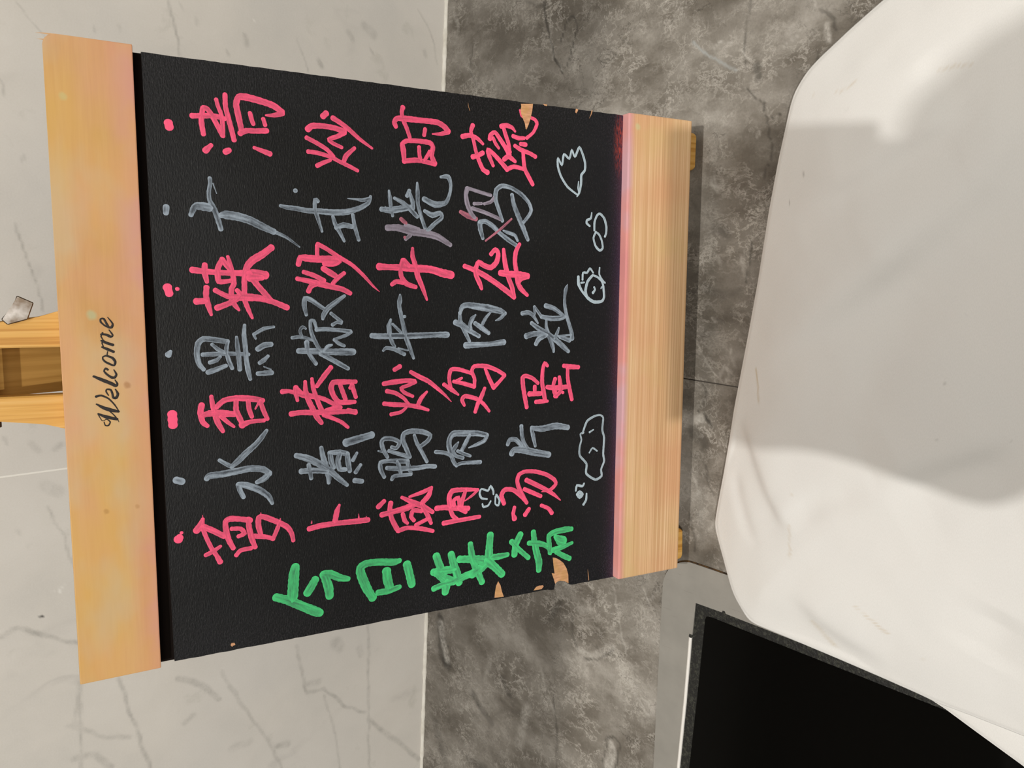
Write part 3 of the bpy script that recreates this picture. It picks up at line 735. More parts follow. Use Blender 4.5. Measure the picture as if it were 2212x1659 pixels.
ch(B2, 'p', '225,255,50 225,350,48 240,410,46|230,235,48 330,290,48 450,370,48 600,460,44 720,570,40 830,690,26 898,750,6|22,455,56 45,385,66 130,390,78 260,400,80 400,400,76 460,420,66 390,455,56 300,450,50|290,500,62 380,555,66 430,585,54|80,538,48 190,575,54 300,630,50|10,610,48 130,635,56 250,665,66 400,700,62 500,725,58 582,768,52|132,745,54 160,690,58 235,662,50|515,550,46 440,610,48 395,660,44')
ch(B2, 'p', '895,480,80 1000,485,66 1150,490,76 1300,500,84 1450,510,80 1580,550,90 1672,570,86|1255,282,34 1255,370,54 1290,480,56 1310,580,62 1360,700,52 1410,838,26|1150,410,54 1125,500,48 1135,590,54 1190,665,58 1288,700,46|1160,410,54 1210,470,58|1032,672,48 1080,640,54 1150,652,50')
ch(C2, 'p', '318,475,52 430,520,58 540,580,62 660,660,58 780,750,62 852,812,52|852,812,48 828,700,54 790,600,54 760,480,58 745,380,54 738,295,40|602,345,48 650,292,48 680,340,52 662,430,58 600,490,62 520,465,58 470,430,56 440,490,52 440,570,56 480,660,54 500,718,38|910,238,40 870,320,52 860,430,52 880,560,56 890,650,56 925,720,58 993,788,38|705,548,72 800,560,70 900,565,72 998,578,62|1000,590,50 930,612,48 900,650,48')
# column 4: grey
ch(A2, 'w', '118,1430,72 142,1395,34', BD)
ch(A2, 'w', '500,1590,46 450,1530,56 425,1420,58 440,1310,64 500,1260,62 620,1270,58 755,1290,54|490,1430,48 600,1425,50 760,1420,46 985,1428,42|755,1300,44 745,1390,44 770,1490,48 808,1578,42|590,1320,36 650,1370,44 720,1410,42|855,1240,32 865,1350,48 880,1470,50 890,1590,46|942,1112,36 935,1220,48 950,1350,54 960,1480,52 980,1600,56 1003,1695,40|680,1452,30 640,1490,44 568,1515,44|740,1550,46 640,1590,54 545,1622,56|1258,1130,28 1150,1150,40 1042,1212,36|1045,1225,30 1062,1258,22|1085,1370,62 1150,1330,64 1228,1318,50|1195,1445,34 1150,1490,50 1105,1520,44|1085,1635,48 1160,1630,56 1235,1625,50|1150,1560,14 1225,1590,18')
ch(B2, 'w', '25,1390,62 100,1390,66 250,1395,64 400,1400,72 520,1400,80 615,1400,72|112,1300,56 120,1370,50 150,1440,44 212,1528,44|270,1420,58 360,1470,52 460,1525,52 558,1580,44|-45,1248,38 30,1238,40 100,1250,38 180,1275,32|102,1150,22 70,1130,36 38,1170,34 60,1235,34|215,1140,32 190,1065,38 152,1068,38 155,1160,40 180,1240,44 230,1340,44 268,1390,42|218,1160,46 320,1155,44 450,1165,44 585,1180,44|590,1185,40 540,1220,38 410,1265,30|410,1270,36 460,1310,44 518,1335,34|385,1325,22 340,1342,46 310,1390,46')
ch(B2, 'w', '108,1000,36 85,900,52 95,822,54 160,840,50 260,910,44 330,955,42|375,985,38 430,1030,38 488,1075,38|485,1090,36 440,1080,34 392,1108,40|520,795,36 430,860,54 340,930,58 295,1000,54 286,1045,34')
ch(B2, 'w', '815,1225,60 900,1232,64 1100,1228,64 1300,1225,64 1500,1215,60 1630,1215,66|1120,782,22 1118,840,56 1110,900,44 1130,1000,48 1155,1120,48 1190,1260,54 1230,1370,48 1266,1468,30|1020,1050,26 1000,1120,54 1010,1220,50 1035,1300,44 1060,1340,34|1040,1100,30 1090,1150,34 1130,1190,32|938,1388,26 970,1358,40 1060,1372,44 1165,1425,44|1100,1360,20 1205,1385,18|1168,1020,36')
ch(C2, 'w', '370,1288,36 320,1180,50 270,1070,48 265,980,40|268,985,36 290,912,56 350,895,62 450,910,76 580,930,80 700,958,68 752,985,46|752,985,40 700,1040,38 652,1062,14|218,1082,66 290,1112,70 370,1170,58 470,1230,46|435,1002,18 400,1040,50 375,1100,44 380,1150,46|600,970,22 550,1030,38 515,1090,38 500,1130,34|432,1092,48 500,1140,54 578,1198,44|332,1330,74 450,1325,62 600,1315,54 740,1295,66')
ch(C2, 'w', '1430,672,8 1412,720,44 1400,800,34 1400,900,38 1420,1010,44 1450,1110,44 1475,1200,48 1478,1255,54|1195,902,56 1280,930,52 1350,980,44 1398,1020,32|1150,1020,48 1250,1040,58 1360,1035,52 1405,1020,36|942,985,48 1010,975,50 1060,1010,44 1110,1090,22|1068,912,28 1075,985,28 1065,1010,24|1072,910,30 1105,960,34 1140,1010,34|1200,1055,28 1200,1130,38 1230,1230,52 1270,1340,48 1280,1398,30|1042,1090,46 1120,1150,54 1210,1200,54 1300,1270,60 1390,1350,58 1438,1395,40|985,1230,64 1070,1205,60 1200,1212,52|1190,1225,46 1120,1260,58 1088,1315,46|1335,1142,22 1320,1190,38 1290,1250,38|1450,1275,52 1350,1242,36|1330,1232,26 1465,1216,22')
# column 5: pink
ch(A3, 'p', '160,575,96 168,690,92', BD, 1)
ch(A3, 'p', '478,475,66 465,560,62 490,660,58 540,700,46|582,382,42 595,470,52 620,560,58 650,660,62 708,758,44|480,590,56 560,565,66 700,565,78 828,572,60|640,495,58 720,425,58 850,400,62 1000,405,68 1138,425,54|690,600,48 760,660,44 828,708,30|850,430,52 850,530,58 880,600,58 910,660,56|980,430,46 990,520,52 1020,600,46|1112,430,46 1140,520,52 1188,625,44|1100,440,28 1058,515,18|915,690,72 1000,655,48 1150,640,44')
ch(B3, 'p', '-150,330,58 -80,325,44 20,350,52 100,370,66 200,385,56 300,410,48 400,460,48 480,500,44|480,500,40 400,502,36 320,532,44|-5,285,60 -5,340,54 12,425,36|0,290,44 60,345,40|95,222,38 100,320,52 130,420,58 180,520,58 220,600,58 272,668,46|168,190,36 180,280,48 210,380,48 250,480,54 290,560,50|372,68,52 300,160,58 222,270,46|-55,570,62 50,555,54 200,555,62 350,550,58 500,545,52 640,540,46|300,580,56 400,620,44 490,660,42 558,715,36|640,222,46 500,225,58 400,230,58 375,290,58 400,370,58 455,440,58 550,445,56 630,440,42|470,250,44 500,330,52 530,410,50|600,250,48 620,320,48 642,388,42|580,290,40 600,260,44|560,535,60 640,555,52')
ch(B3, 'p', '1118,58,52 1062,92,48|1237,118,44 1330,170,52 1430,220,48 1530,300,42 1610,370,28 1675,438,8|945,245,52 1060,225,56 1200,210,48 1278,215,46|1290,228,36 1200,265,40 1130,292,40 1170,342,42 1258,380,36|980,325,48 1070,345,44 1160,400,38 1208,458,36|950,460,48 1060,470,52 1200,475,48 1320,495,48 1425,528,32|1410,332,28 1350,400,48 1312,478,46|1190,500,28 1130,550,38 1025,575,42')
ch(B3, 'p', '1750,362,24 1680,310,48 1595,252,42|1665,280,42 1650,180,44 1672,92,48 1760,90,44 1895,132,40|1700,220,42 1800,240,44 1920,275,48|1922,270,42 1925,190,42 1895,110,44 1925,55,48 2050,55,48 2170,100,44 2250,150,42|2250,155,40 2185,230,42 2130,285,52|2130,285,48 2080,180,46 2042,85,36|1788,182,28 1735,212,38|1815,478,32 1790,420,46 1822,378,48 1940,405,48 2020,460,42 2083,540,30|2035,292,36 2000,380,48 1960,460,48 1932,548,42')
ch(C3, 'p', '988,498,46 970,400,52 950,280,52 945,180,52 980,160,48 1050,185,44 1110,238,38|1212,50,40 1182,22,44 1160,100,44 1155,230,48 1170,330,54 1185,420,48|1075,275,48 1075,340,44|1018,355,58 1140,350,52|1088,440,48 1150,435,48 1212,432,32|1210,280,52 1300,290,58 1440,275,48|1295,192,48 1275,260,44 1290,330,58 1308,378,52|1340,172,42 1350,250,52 1350,330,48 1292,380,42|1378,340,34|1388,50,48 1460,60,54 1545,65,44|1430,80,44 1430,180,44 1450,300,48 1474,412,46')
# column 6: grey
ch(A3, 'w', '205,1285,80 265,1300,72', BD)
ch(A3, 'w', '670,1070,42 740,1110,44 800,1140,48|805,1135,48 870,1080,64 960,990,64 1060,900,58 1120,830,54 1180,748,36|532,1270,56 560,1240,70 700,1220,74 850,1190,74 1000,1160,74 1140,1168,70 1208,1210,62|1208,1215,58 1150,1270,64 1075,1308,46|930,1468,50 890,1390,54 877,1335,58|877,1330,56 960,1340,70 1100,1390,70 1200,1460,62 1240,1535,36')
ch(B3, 'w', '540,880,88 640,850,84 812,797,76|0,1020,60 120,1050,74 250,1110,74 370,1190,66 450,1260,62 548,1338,42|55,1190,62 180,1180,62 330,1190,56|132,1120,46 150,1200,48 160,1265,42|270,935,42 285,1020,58 320,1130,62 350,1250,58 350,1315,40|362,990,52 380,1090,58 402,1150,50|375,990,54 470,985,58 550,1002,58|550,1005,56 562,1100,58 578,1188,46|470,1000,56 450,1080,58 470,1165,58 530,1170,46|655,992,30 612,1070,46|695,1120,36 642,1200,46|632,1290,56 710,1298,52')
ch(B3, 'w', '985,1038,40 940,960,48 920,880,48 950,838,50 1040,840,48 1115,880,48 1080,940,42 1030,930,38|885,970,18 925,975,32|1002,970,42 1100,1000,44 1228,1035,42|1228,1035,40 1190,950,50 1150,850,54 1165,782,54 1250,755,58 1370,765,58 1448,802,48 1420,860,48 1342,920,42|1275,802,34 1300,880,44 1350,970,44 1410,1085,38|950,1252,40 910,1170,48 910,1095,50 1000,1078,44 1100,1080,56 1200,1080,54|1200,1085,48 1212,1140,52 1240,1215,36|980,1155,48 1100,1160,54 1300,1155,52 1420,1135,48 1500,1138,48|1092,1090,48 1120,1170,48 1130,1228,38|1032,1278,40 1060,1242,44 1238,1222,38')
ch(B3, 'w', '1680,1000,46 1652,940,58 1652,850,58 1695,785,68 1800,780,66 1950,780,62 2058,800,50|2058,805,46 2030,860,46 1950,900,38 1862,935,14|1505,980,44 1600,990,44 1670,1020,48 1700,1090,44 1728,1130,36|1728,1130,36 1785,1102,38 1985,1090,48|1750,875,18 1720,920,48 1690,970,48 1722,1022,38 1798,1045,40|1870,802,42 1830,880,48 1790,958,42|1742,970,38 1810,1000,38 1878,1024,34')
ch(C3, 'w', '930,702,46 935,790,44 955,880,48 990,945,54|782,900,44 805,850,52 870,848,52 930,912,46|825,1000,62 850,960,62 950,960,78 1070,985,78 1225,1010,66|1042,740,44 1055,800,48 1080,918,32|1042,722,48 1150,730,68 1300,700,74 1430,716,58')
# column 7: pink
ch(A4, 'p', '225,625,88 240,605,80|260,555,38', BD, 1)
ch(A4, 'p', '422,530,76 465,480,78 490,405,40|482,490,48 530,610,44 590,730,44 640,800,48 678,868,56|522,795,46 600,755,48 682,698,32|500,490,66 600,530,62 718,590,62|820,720,50 770,630,58 740,520,58 735,435,58 785,402,62 900,405,58 998,420,66|982,405,56 990,500,58 1020,620,58 1055,708,50|802,510,46 900,510,48 940,560,52 875,592,42|852,795,46 900,742,48 1008,720,46|1120,580,46 1092,480,58 1095,392,58 1150,382,58 1280,430,58 1400,490,56 1450,560,48 1468,638,42|1050,590,56 1180,600,48 1250,620,46|1250,620,44 1300,500,44 1322,425,26|492,400,14 488,365,6|1118,360,14 1118,335,6|1325,425,16 1328,398,8')
ch(B4, 'p', '140,512,60 260,478,60 450,450,54 600,435,58 775,415,58|465,255,28 440,320,58 420,420,56|165,450,16 168,425,6|675,400,20 675,350,6|760,400,16 755,375,6')
ch(B4, 'p', '948,212,46 885,275,58|1020,232,56 1010,300,54 1030,400,54 1080,500,54 1100,530,56|1105,532,52 1200,500,48 1350,510,48 1475,535,42|925,360,60 1050,325,58 1180,290,68 1280,245,62|1140,172,36 1250,222,58 1370,270,58 1472,330,46|1462,62,32 1430,150,56 1362,228,54|1462,62,30 1370,112,48 1222,165,26|1350,250,40 1420,370,50 1455,450,40|1150,352,48 1170,420,48 1200,450,36|1270,420,42 1240,380,48 1262,312,52 1350,320,44|1292,470,46 1420,402,42')
ch(B4, 'p', '1515,290,58 1600,280,58 1750,290,56 1855,290,56|1750,292,46 1830,330,46|1660,290,48 1690,370,48 1738,410,46|1592,450,56 1750,420,48 1978,380,42|1660,265,56 1650,170,58 1685,102,58 1800,88,48 1960,88,34|1962,92,26 1900,150,30 1820,210,12|1702,255,46 1700,205,44 1750,172,42 1762,255,46|1830,92,38 1800,180,48 1782,255,50')
ch(C4, 'p', '742,338,50 715,250,54 752,188,50 840,190,48 930,260,48 988,330,40|988,328,40 950,260,44 900,160,48 885,90,48 905,25,46 970,-8,44 1080,-8,44 1200,25,44 1285,80,44 1300,130,42 1240,190,38 1150,210,10|985,85,54 1080,130,52 1200,190,48 1280,240,38 1350,300,14|962,182,46 1050,220,48 1138,258,42|855,380,40 842,440,44|840,455,40 855,500,62|1012,395,46 970,458,52|1145,358,40 1220,390,44 1258,440,46')
# column 8: green heading
def chg(o, s): ch(o, 'g', s)
chg(A4, '1282,1250,90 1400,1280,90 1550,1340,98 1700,1400,100 1755,1418,88|1490,920,92 1475,1000,106 1465,1150,112 1458,1260,110|1705,1060,84 1660,1140,92 1620,1205,84|1860,1238,86 1850,1150,98 1820,1060,90 1795,1005,84|1795,1000,80 1870,1000,84 1970,1040,78 2060,1052,58')
chg(B4, '825,1255,88 760,1150,98 705,1020,100 690,935,86 760,885,80 900,870,74 1050,872,76 1115,855,54|975,970,96 985,1060,100 1010,1150,96|885,1200,68 1000,1180,68 1115,1138,54|1195,895,92 1220,990,92 1248,1112,86')
chg(B4, '1512,805,86 1545,900,84 1590,1000,80|1672,785,80 1700,900,88 1740,1010,88 1758,1092,74|1482,980,80 1600,960,84 1700,950,78|1520,990,86 1620,1060,106 1700,1080,88|1608,1195,80 1622,1100,104|1485,1158,64 1560,1125,66 1700,1080,68 1850,1010,78 1950,980,78|1765,840,78 1880,840,84 2050,850,98|1880,675,60 1890,760,70 1910,860,74 1960,980,78 2005,1085,66|2095,578,80 2085,700,84 2070,850,98 1980,950,98|2120,820,72 2200,808,66 2280,790,52|2060,860,94 2140,920,88 2220,1000,80|1900,1000,100 1980,940,90')
chg(C4, '920,672,74 870,780,78 855,888,72|825,750,62 900,830,54 1005,922,56|1060,645,62 1070,740,70 1090,850,80 1120,970,82 1118,1055,64|1012,765,58 1120,765,54 1210,792,46|1100,790,20 1180,800,28 1230,840,26 1250,890,14|1240,868,56 1230,760,58 1228,685,58 1290,645,62 1400,620,66 1472,612,48|1298,695,50 1350,735,110 1380,740,100|1275,840,66 1370,808,56 1478,762,34|1310,862,54 1380,900,58 1448,930,56')
# small pale doodles along the bottom
ch(C, 'b', '1535,1205,22 1430,1120,26 1360,1010,26 1325,900,28 1325,805,22 1368,885,24 1390,765,26 1448,815,26 1475,718,22 1508,795,26 1555,690,28 1590,760,28 1618,860,28 1615,940,28 1578,990,30 1575,1080,28 1555,1180,26 1530,1225,14|1548,1060,12 1542,1130,18 1552,1180,18', MD, .5)
ch(C, 'b', '1690,1398,14 1680,1458,26 1640,1478,28 1635,1510,28 1668,1542,24|1718,1590,24 1720,1500,26 1745,1430,26 1778,1408,26 1825,1460,28 1848,1550,28 1845,1620,26 1832,1655,26', MD, .5)
ch(C2, 'b', '1735,105,24 1708,170,24 1732,260,26 1775,305,28 1808,280,26 1798,200,24 1770,135,24 1735,105,20', MD, .5)
ch(C2, 'b', '1700,572,28 1645,640,32 1622,740,34 1640,810,34 1710,860,34 1795,855,30 1822,810,28 1815,700,28 1800,640,26 1750,592,24 1700,572,24|1545,590,34 1548,670,38 1582,740,28 1628,800,26|1575,655,22 1608,650,18|1590,620,24 1595,545,24 1640,545,24 1670,498,24 1705,545,18|1775,492,18 1770,560,20 1800,620,22 1832,655,20|1715,702,24 1725,728,22 1702,762,32|1795,700,16 1790,716,16', MD, .6)
ch(C3, 'b', '1592,780,22 1640,650,26 1720,595,24 1780,582,20 1815,612,22 1805,740,24 1825,830,24 1815,1000,24 1825,1080,24 1792,1170,22 1798,1240,26 1730,1280,26 1632,1215,26 1635,1110,24 1562,1020,24 1560,930,22 1580,850,20 1568,790,18 1600,772,26|1668,768,22 1708,742,16|1665,990,16 1700,938,20 1748,970,18', MD, .3)
ch(C3, 'b', '1520,1400,22 1532,1342,28 1590,1352,26 1608,1322,20|1538,1440,42 1560,1415,38 1588,1440,38 1562,1470,38 1540,1445,36|1635,1432,20 1630,1500,26 1602,1548,28', MD, .6)
ch(C3, 'b', '560,1490,18 500,1480,24 480,1430,24 500,1380,20 570,1400,24 600,1348,22 628,1400,24 630,1438,18|660,1442,22 695,1500,24 682,1558,24 650,1542,18 652,1460,20|600,1512,18 572,1560,22 522,1575,24 510,1542,18', MD, .6)
# printed script word on the top rail: stroke data relative to the rail crop, lifted onto the rail face
RZ = .0065 + .00012
def chw(s):
    character(s, 'k', (190, 660), 5.925, toprail, z0=RZ, name='printed_letter', cover_add=.6, wscale=1.22)
chw('205,1490,8 222,1535,12 262,1535,14 284,1490,14 240,1456,9 185,1478,7 150,1430,8 128,1388,12|128,1385,14 230,1425,34 372,1455,26|395,1490,5 375,1450,8 320,1390,11 255,1335,12|108,1262,14 200,1310,34 300,1340,38 392,1358,22|398,1358,8 340,1270,13 260,1190,16 170,1152,20 104,1165,24')
chw('262,1150,10 230,1100,15 242,1072,15 290,1080,20 312,1130,20 322,1178,24 362,1180,28 382,1130,24 350,1072,12')
chw('72,907,22 180,952,34 300,1000,36 358,1030,28 374,1000,18 345,952,10')
chw('252,822,22 225,802,16 205,840,17 240,880,20 300,920,25 342,920,26 362,880,20 330,822,10')
chw('187,660,14 230,642,18 310,670,25 348,720,25 333,768,18 280,750,20 220,720,20 190,688,15 187,662,12|242,640,12 250,590,9')
chw('180,532,18 250,560,28 325,592,26|205,545,9 178,480,12 198,445,13|170,450,18 240,480,28 318,505,27|210,465,8 165,395,12 185,350,16|165,368,16 230,372,24 290,400,26 315,378,16 268,312,10')
chw('290,290,12 220,262,15 162,212,17 160,172,17 200,170,19 235,230,21 262,278,24 300,278,26 314,232,18 250,150,7')

# ------------------------------------------------------------------ steel framed warming hob
ss = NT('brushed_steel', .38, .5); ss.b.inputs['Metallic'].default_value = .35
g = ss.noise(ss.obj((30, 30, 1)), 1, 4)
sc_ = ss.ramp(ss.noise(ss.obj((900, 60, 1), (0, 0, .5)), 1, 2), [(.66, 0), (.74, .25)])
ss.color(ss.mix(sc_, ss.ramp(g, [(.3, (.27, .26, .235)), (.7, (.34, .325, .295))]), (.16, .15, .13)))
ss.bump(ss.noise(ss.obj((300, 300, 1)), 1, 2), .06, .0004)
MAT_SS = ss.m
gl = NT('black_glass', .08, .12); gl.color((.0018, .0017, .0015))
gs = gl.ramp(gl.noise(gl.obj(), 1500, 1), [(.80, 0), (.83, 1)])
MAT_GLASS = gl.m
sl = NT('grimy_black_sealant', .55, .4)
sl.color(sl.mix(sl.ramp(sl.noise(sl.obj(), 420, 4, .7), [(.5, 0), (.72, .6)]), (.006, .006, .005), (.075, .078, .058)))
sl.bump(sl.noise(sl.obj(), 600, 3), .6, .0008); MAT_SEAL = sl.m
rg = NT('rusty_grime', .8, .2); rg.color(rg.ramp(rg.noise(rg.obj(), 260, 3), [(.35, (.02, .013, .008)), (.65, (.11, .055, .015))])); MAT_RUSTY = rg.m
hob = empty('warming_hob', (-.40, .14, 0))
tag(hob, 'black glass warming hob in a steel frame set in the counter left of the easel', 'hob')
XR, XL, YF = -.2048, -.62, -.12
def yb(x): return .3092 + (x + .30) * .033       # rear edge runs very slightly askew
outer = [(XL, YF), (XR, YF), (XR, .272)] + [(XR - .024 + .0240 * math.cos(a), .287 + .0245 * math.sin(a)) for a in np.linspace(.12, 1.50, 12)] + [(-.2500, yb(-.25)), (-.31, yb(-.31)), (XL, yb(XL))]
ix = -.2322
inner = [(XL + .03, YF + .03), (ix, YF + .03), (ix, .2590), (-.2307, .2600), (-.2307, .2618), (-.2322, .2622), (-.2328, .2831), (-.2569, .2835), (-.2572, .2862), (-.2592, .2864), (-.2600, .2838), (-.31, .2838), (-.3614, .2846), (XL + .03, .287)]
def ring(outer, inner, z0, z1):
    bm = bmesh.new()
    def loop(p, z): return [bm.verts.new((x, y, z)) for x, y in p]
    o1, i1, o0, i0 = loop(outer, z1), loop(inner, z1), loop(outer, z0), loop(inner, z0)
    es = []
    for L in (o1, i1): es += [bm.edges.new((L[i], L[(i + 1) % len(L)])) for i in range(len(L))]
    bmesh.ops.triangle_fill(bm, use_beauty=True, edges=es)
    for a, b in ((o1, o0), (i0, i1)):
        for i in range(len(a)): bm.faces.new((a[i], b[i], b[(i + 1) % len(a)], a[(i + 1) % len(a)]))
    return bm
fr = link('steel_frame', bm_mesh('frame', ring(outer, inner, .0002, .0019)), MAT_SS, hob)
gro = [(x + (.0006 if x > -.3 else 0), y + (.0006 if y > 0 else 0)) for x, y in outer]
link('rusty_edge', bm_mesh('rusty', prism(gro, .0000, .0006)), MAT_RUSTY, hob)
link('sealant', bm_mesh('sealant', prism([(XL + .02, YF + .02), (ix + .003, YF + .02), (-.2300, .2868), (XL + .02, .2895)], .0003, .0011)), MAT_SEAL, hob)
glp = [(XL + .04, YF + .04), (-.2385, YF + .04), (-.2390, .2700), (-.2398, .2740), (-.2420, .2748), (-.2993, .2754), (-.3576, .2768), (XL + .04, .279)]
link('glass_plate', bm_mesh('glass', prism(glp, .0009, .0016, .0003, 2)), MAT_GLASS, hob)
# turned-up lip along the rear inner edge, its highlight put into the colour
bm = bmesh.new()
prof = [(0, .0010), (-.0002, .0024), (.0008, .0031), (.0019, .0024), (.0024, .0019)]
rows = []
for x, y in ((-.2592, .2838), (-.275, .2837), (-.31, .2837), (-.3614, .2845), (XL + .03, .2868)):
    rows.append([bm.verts.new((x, y + dy, z)) for dy, z in prof])
for a, b in zip(rows, rows[1:]):
    for k in range(4): bm.faces.new((a[k], b[k], b[k + 1], a[k + 1]))
lip_ = link('raised_lip', bm_mesh('lip', bm), flat_mat('pale_highlight_lip', (.78, .76, .72), .3, .2).m, hob, smooth=True)
lip_['label'] = 'turned up steel lip, highlight in its pale colour'

# ------------------------------------------------------------------ white cloth
cl = NT('white_cotton', .85, .15)
v = cl.obj(); L_, D_, B_ = cl.attr('feat')[:3]
base = cl.mix(cl.ramp(cl.noise(v, 9, 3), [(.35, 0), (.7, .5)]), (.645, .635, .61), (.61, .61, .595))
weave = cl.noise(cl.obj((900, 2600, 1), (0, 0, .6)), 1, 2)
base = cl.mix(.10, base, cl.ramp(weave, [(.35, .3), (.65, .7)]), 'OVERLAY')
base = cl.mix(cl.math('MULTIPLY', D_, .7), base, (.40, .27, .10))
base = cl.mix(cl.math('MULTIPLY', B_, .8), base, (.12, .11, .10))
cl.color(base); cl.bump(weave, .25, .0003)
cl.b.inputs['Sheen Weight'].default_value = .15
MAT_CLOTH = cl.m
class ClothConv:
    def __call__(s, q): P = on_counter(q, .026); return np.array([P[0], P[1]])
KC = ClothConv()
SF = [(1, 5, .8, [(1615, 803), (1618, 830), (1622, 850)]), (1, 6, .45, [(1620, 850), (1623, 873)]), (1, 9, .35, [(1710, 1070)]),
      (1, 4, .45, [(1845, 1310), (1868, 1336), (1910, 1374)]), (1, 12, .3, [(1740, 1355), (1765, 1390), (1780, 1410)]),
      (1, 7, .3, [(2025, 152), (2060, 143), (2100, 138)]), (2, 3, .7, [(1816, 242), (1823, 232)]), (1, 5, .35, [(1790, 196), (1810, 190), (1835, 178)]),
      (2, 3, .6, [(1692, 436), (1691, 431)]), (2, 4, .5, [(1722, 378), (1725, 373)]), (2, 5, .25, [(2126, 745)]), (2, 4, .25, [(2030, 950)]), (2, 4, .2, [(2182, 952)]),
      (2, 3, .35, [(2040, 832), (2046, 826)]), (2, 4, .25, [(1913, 735)]), (2, 3, .4, [(1657, 656)]), (1, 5, .3, [(1738, 200), (1740, 192)]),
      (1, 5, .3, [(1975, 1427), (1980, 1430)]), (2, 4, .2, [(2085, 680)]), (1, 6, .3, [(1706, 1140), (1700, 1200)])]
def cloth(name, outline_px, hedge, H, wfall, creases, parent=None, closing=(), ctr=None, thick=.0009, smoothn=2):
    O = [on_counter(p, hedge)[:2] for p in outline_px] + [np.array(c, float) for c in closing]
    O = np.array(O)
    # resample the closed outline
    Oc = np.vstack([O, O[:1]]); d = np.hypot(*np.diff(Oc, axis=0).T); s = np.concatenate([[0], np.cumsum(d)])
    n = 620; ss_ = np.linspace(0, s[-1], n, endpoint=False)
    Rr = np.stack([np.interp(ss_, s, Oc[:, k]) for k in (0, 1)], 1)
    for _ in range(smoothn): Rr = .5 * Rr + .25 * (np.roll(Rr, 1, 0) + np.roll(Rr, -1, 0))
    c = np.array(ctr)
    nr = 150
    rr = 1 - np.linspace(0, 1, nr) ** 1.15
    P = (c + rr[:, None, None] * (Rr - c)).reshape(-1, 2)
    dist, _ = seg_dist(P, np.vstack([Rr[::4], Rr[:1]]))
    dist[:n] = 0
    z = hedge + H * (1 - np.exp(-(dist / wfall) ** 1.25))
    z += .0016 * vnoise(P[:, 0], P[:, 1], 22) * np.clip(dist / .02, 0, 1) + .0005 * vnoise(P[:, 0] + 3, P[:, 1], 75) * np.clip(dist / .01, 0, 1)
    for amp, wd, kind, pts in creases:
        q = np.array([KC(p) for p in pts]); dd, fr = seg_dist(P, q)
        fade = np.clip(np.minimum(fr, 1 - fr) * 4, 0, 1)
        if kind == 'r': z += amp * np.exp(-(dd / wd) ** 2) * fade
        else:
            sd = seg_side(P, q)
            z += amp * np.tanh(sd / (wd * .55)) * np.exp(-(dd / (wd * 3.2)) ** 2) * fade
    z = np.maximum(z, hedge + .0002)
    z -= .0010 * np.exp(-(dist / .0016) ** 2)
    # hem: from the rim down to the counter, tucked slightly inwards
    k_ = np.arange(n)
    hem = []
    for zz, inn in ((hedge * .55, .0012), (.0026, .0030)):
        q_ = P[k_] + (c - P[k_]) / np.linalg.norm(c - P[k_], axis=1)[:, None] * inn
        hem.append((q_, np.full(n, max(zz, .0024))))
    P = np.vstack([hem[1][0], hem[0][0], P]); z = np.concatenate([hem[1][1], hem[0][1], z]); nr += 2
    k = np.arange(nr - 1)[:, None] * n + np.arange(n)[None]
    k2 = np.arange(nr - 1)[:, None] * n + (np.arange(n)[None] + 1) % n
    F = np.stack([k, k2, k2 + n, k + n], 2).reshape(-1, 4)
    me = mesh(name, np.column_stack([P, z]), F.tolist())
    feat = paint(P, SF, KC)
    set_attr(me, feat)
    o = link(name, me, MAT_CLOTH, parent, smooth=True)
    md = o.modifiers.new('thickness', 'SOLIDIFY'); md.thickness = thick; md.offset = -1
    return o
PX = [(2030, -95), (1905, 0), (1835, 62), (1765, 128), (1740, 156), (1716, 196), (1706, 226), (1690, 300), (1680, 345), (1660, 452), (1636, 605), (1618, 705), (1600, 800), (1585, 878), (1574, 950),
      (1562, 1020), (1549, 1090), (1542, 1132), (1545, 1150), (1560, 1205), (1577, 1268), (1586, 1292), (1598, 1312), (1613, 1338), (1627, 1348), (1700, 1378), (1800, 1420), (1900, 1463), (1990, 1503), (2020, 1518), (2100, 1548), (2212, 1592), (2300, 1630)]
CR = [(0.0029, .010, 's', [(1700, 465), (1790, 415), (1885, 371), (1960, 320), (2054, 270), (2140, 235)]),
      (-0.0023, .010, 'r', [(1990, 120), (2030, 170), (2070, 215), (2125, 252)]),
      (0.0043, .016, 's', [(1760, 715), (1870, 630), (1982, 545), (2070, 470), (2146, 400), (2212, 290), (2260, 200)]),
      (0.0024, .012, 's', [(1655, 775), (1780, 690), (1910, 602), (2030, 482)]),
      (0.0019, .0065, 's', [(1577, 905), (1592, 945), (1611, 989), (1645, 1066), (1680, 1125), (1712, 1160)]),
      (-0.0014, .005, 'r', [(1560, 1020), (1574, 1070), (1596, 1134), (1630, 1190)]),
      (-0.0013, .008, 'r', [(1700, 1125), (1780, 1085), (1876, 1057)]),
      (0.0020, .010, 's', [(1690, 1275), (1750, 1350), (1808, 1399), (1900, 1452)]),
      (-0.0030, .016, 'r', [(2165, 1320), (2135, 1380), (2110, 1430)]),
      (0.0046, .012, 's', [(1905, 1060), (1990, 1025), (2100, 990), (2230, 950)]),
      (-0.0022, .016, 'r', [(1990, 640), (1900, 780), (1850, 900)])]
sheet = cloth('cloth_sheet', PX, .0105, .017, .035, CR, closing=[(-.31, .02), (-.30, -.06), (-.10, -.13), (.12, -.13), (.22, -.02), (.20, .08)], ctr=(-.04, .09))
tag(sheet, 'rumpled white cotton cloth lying in front of the easel over the hob edge', 'cloth')
sheet.name = 'folded_cloth'
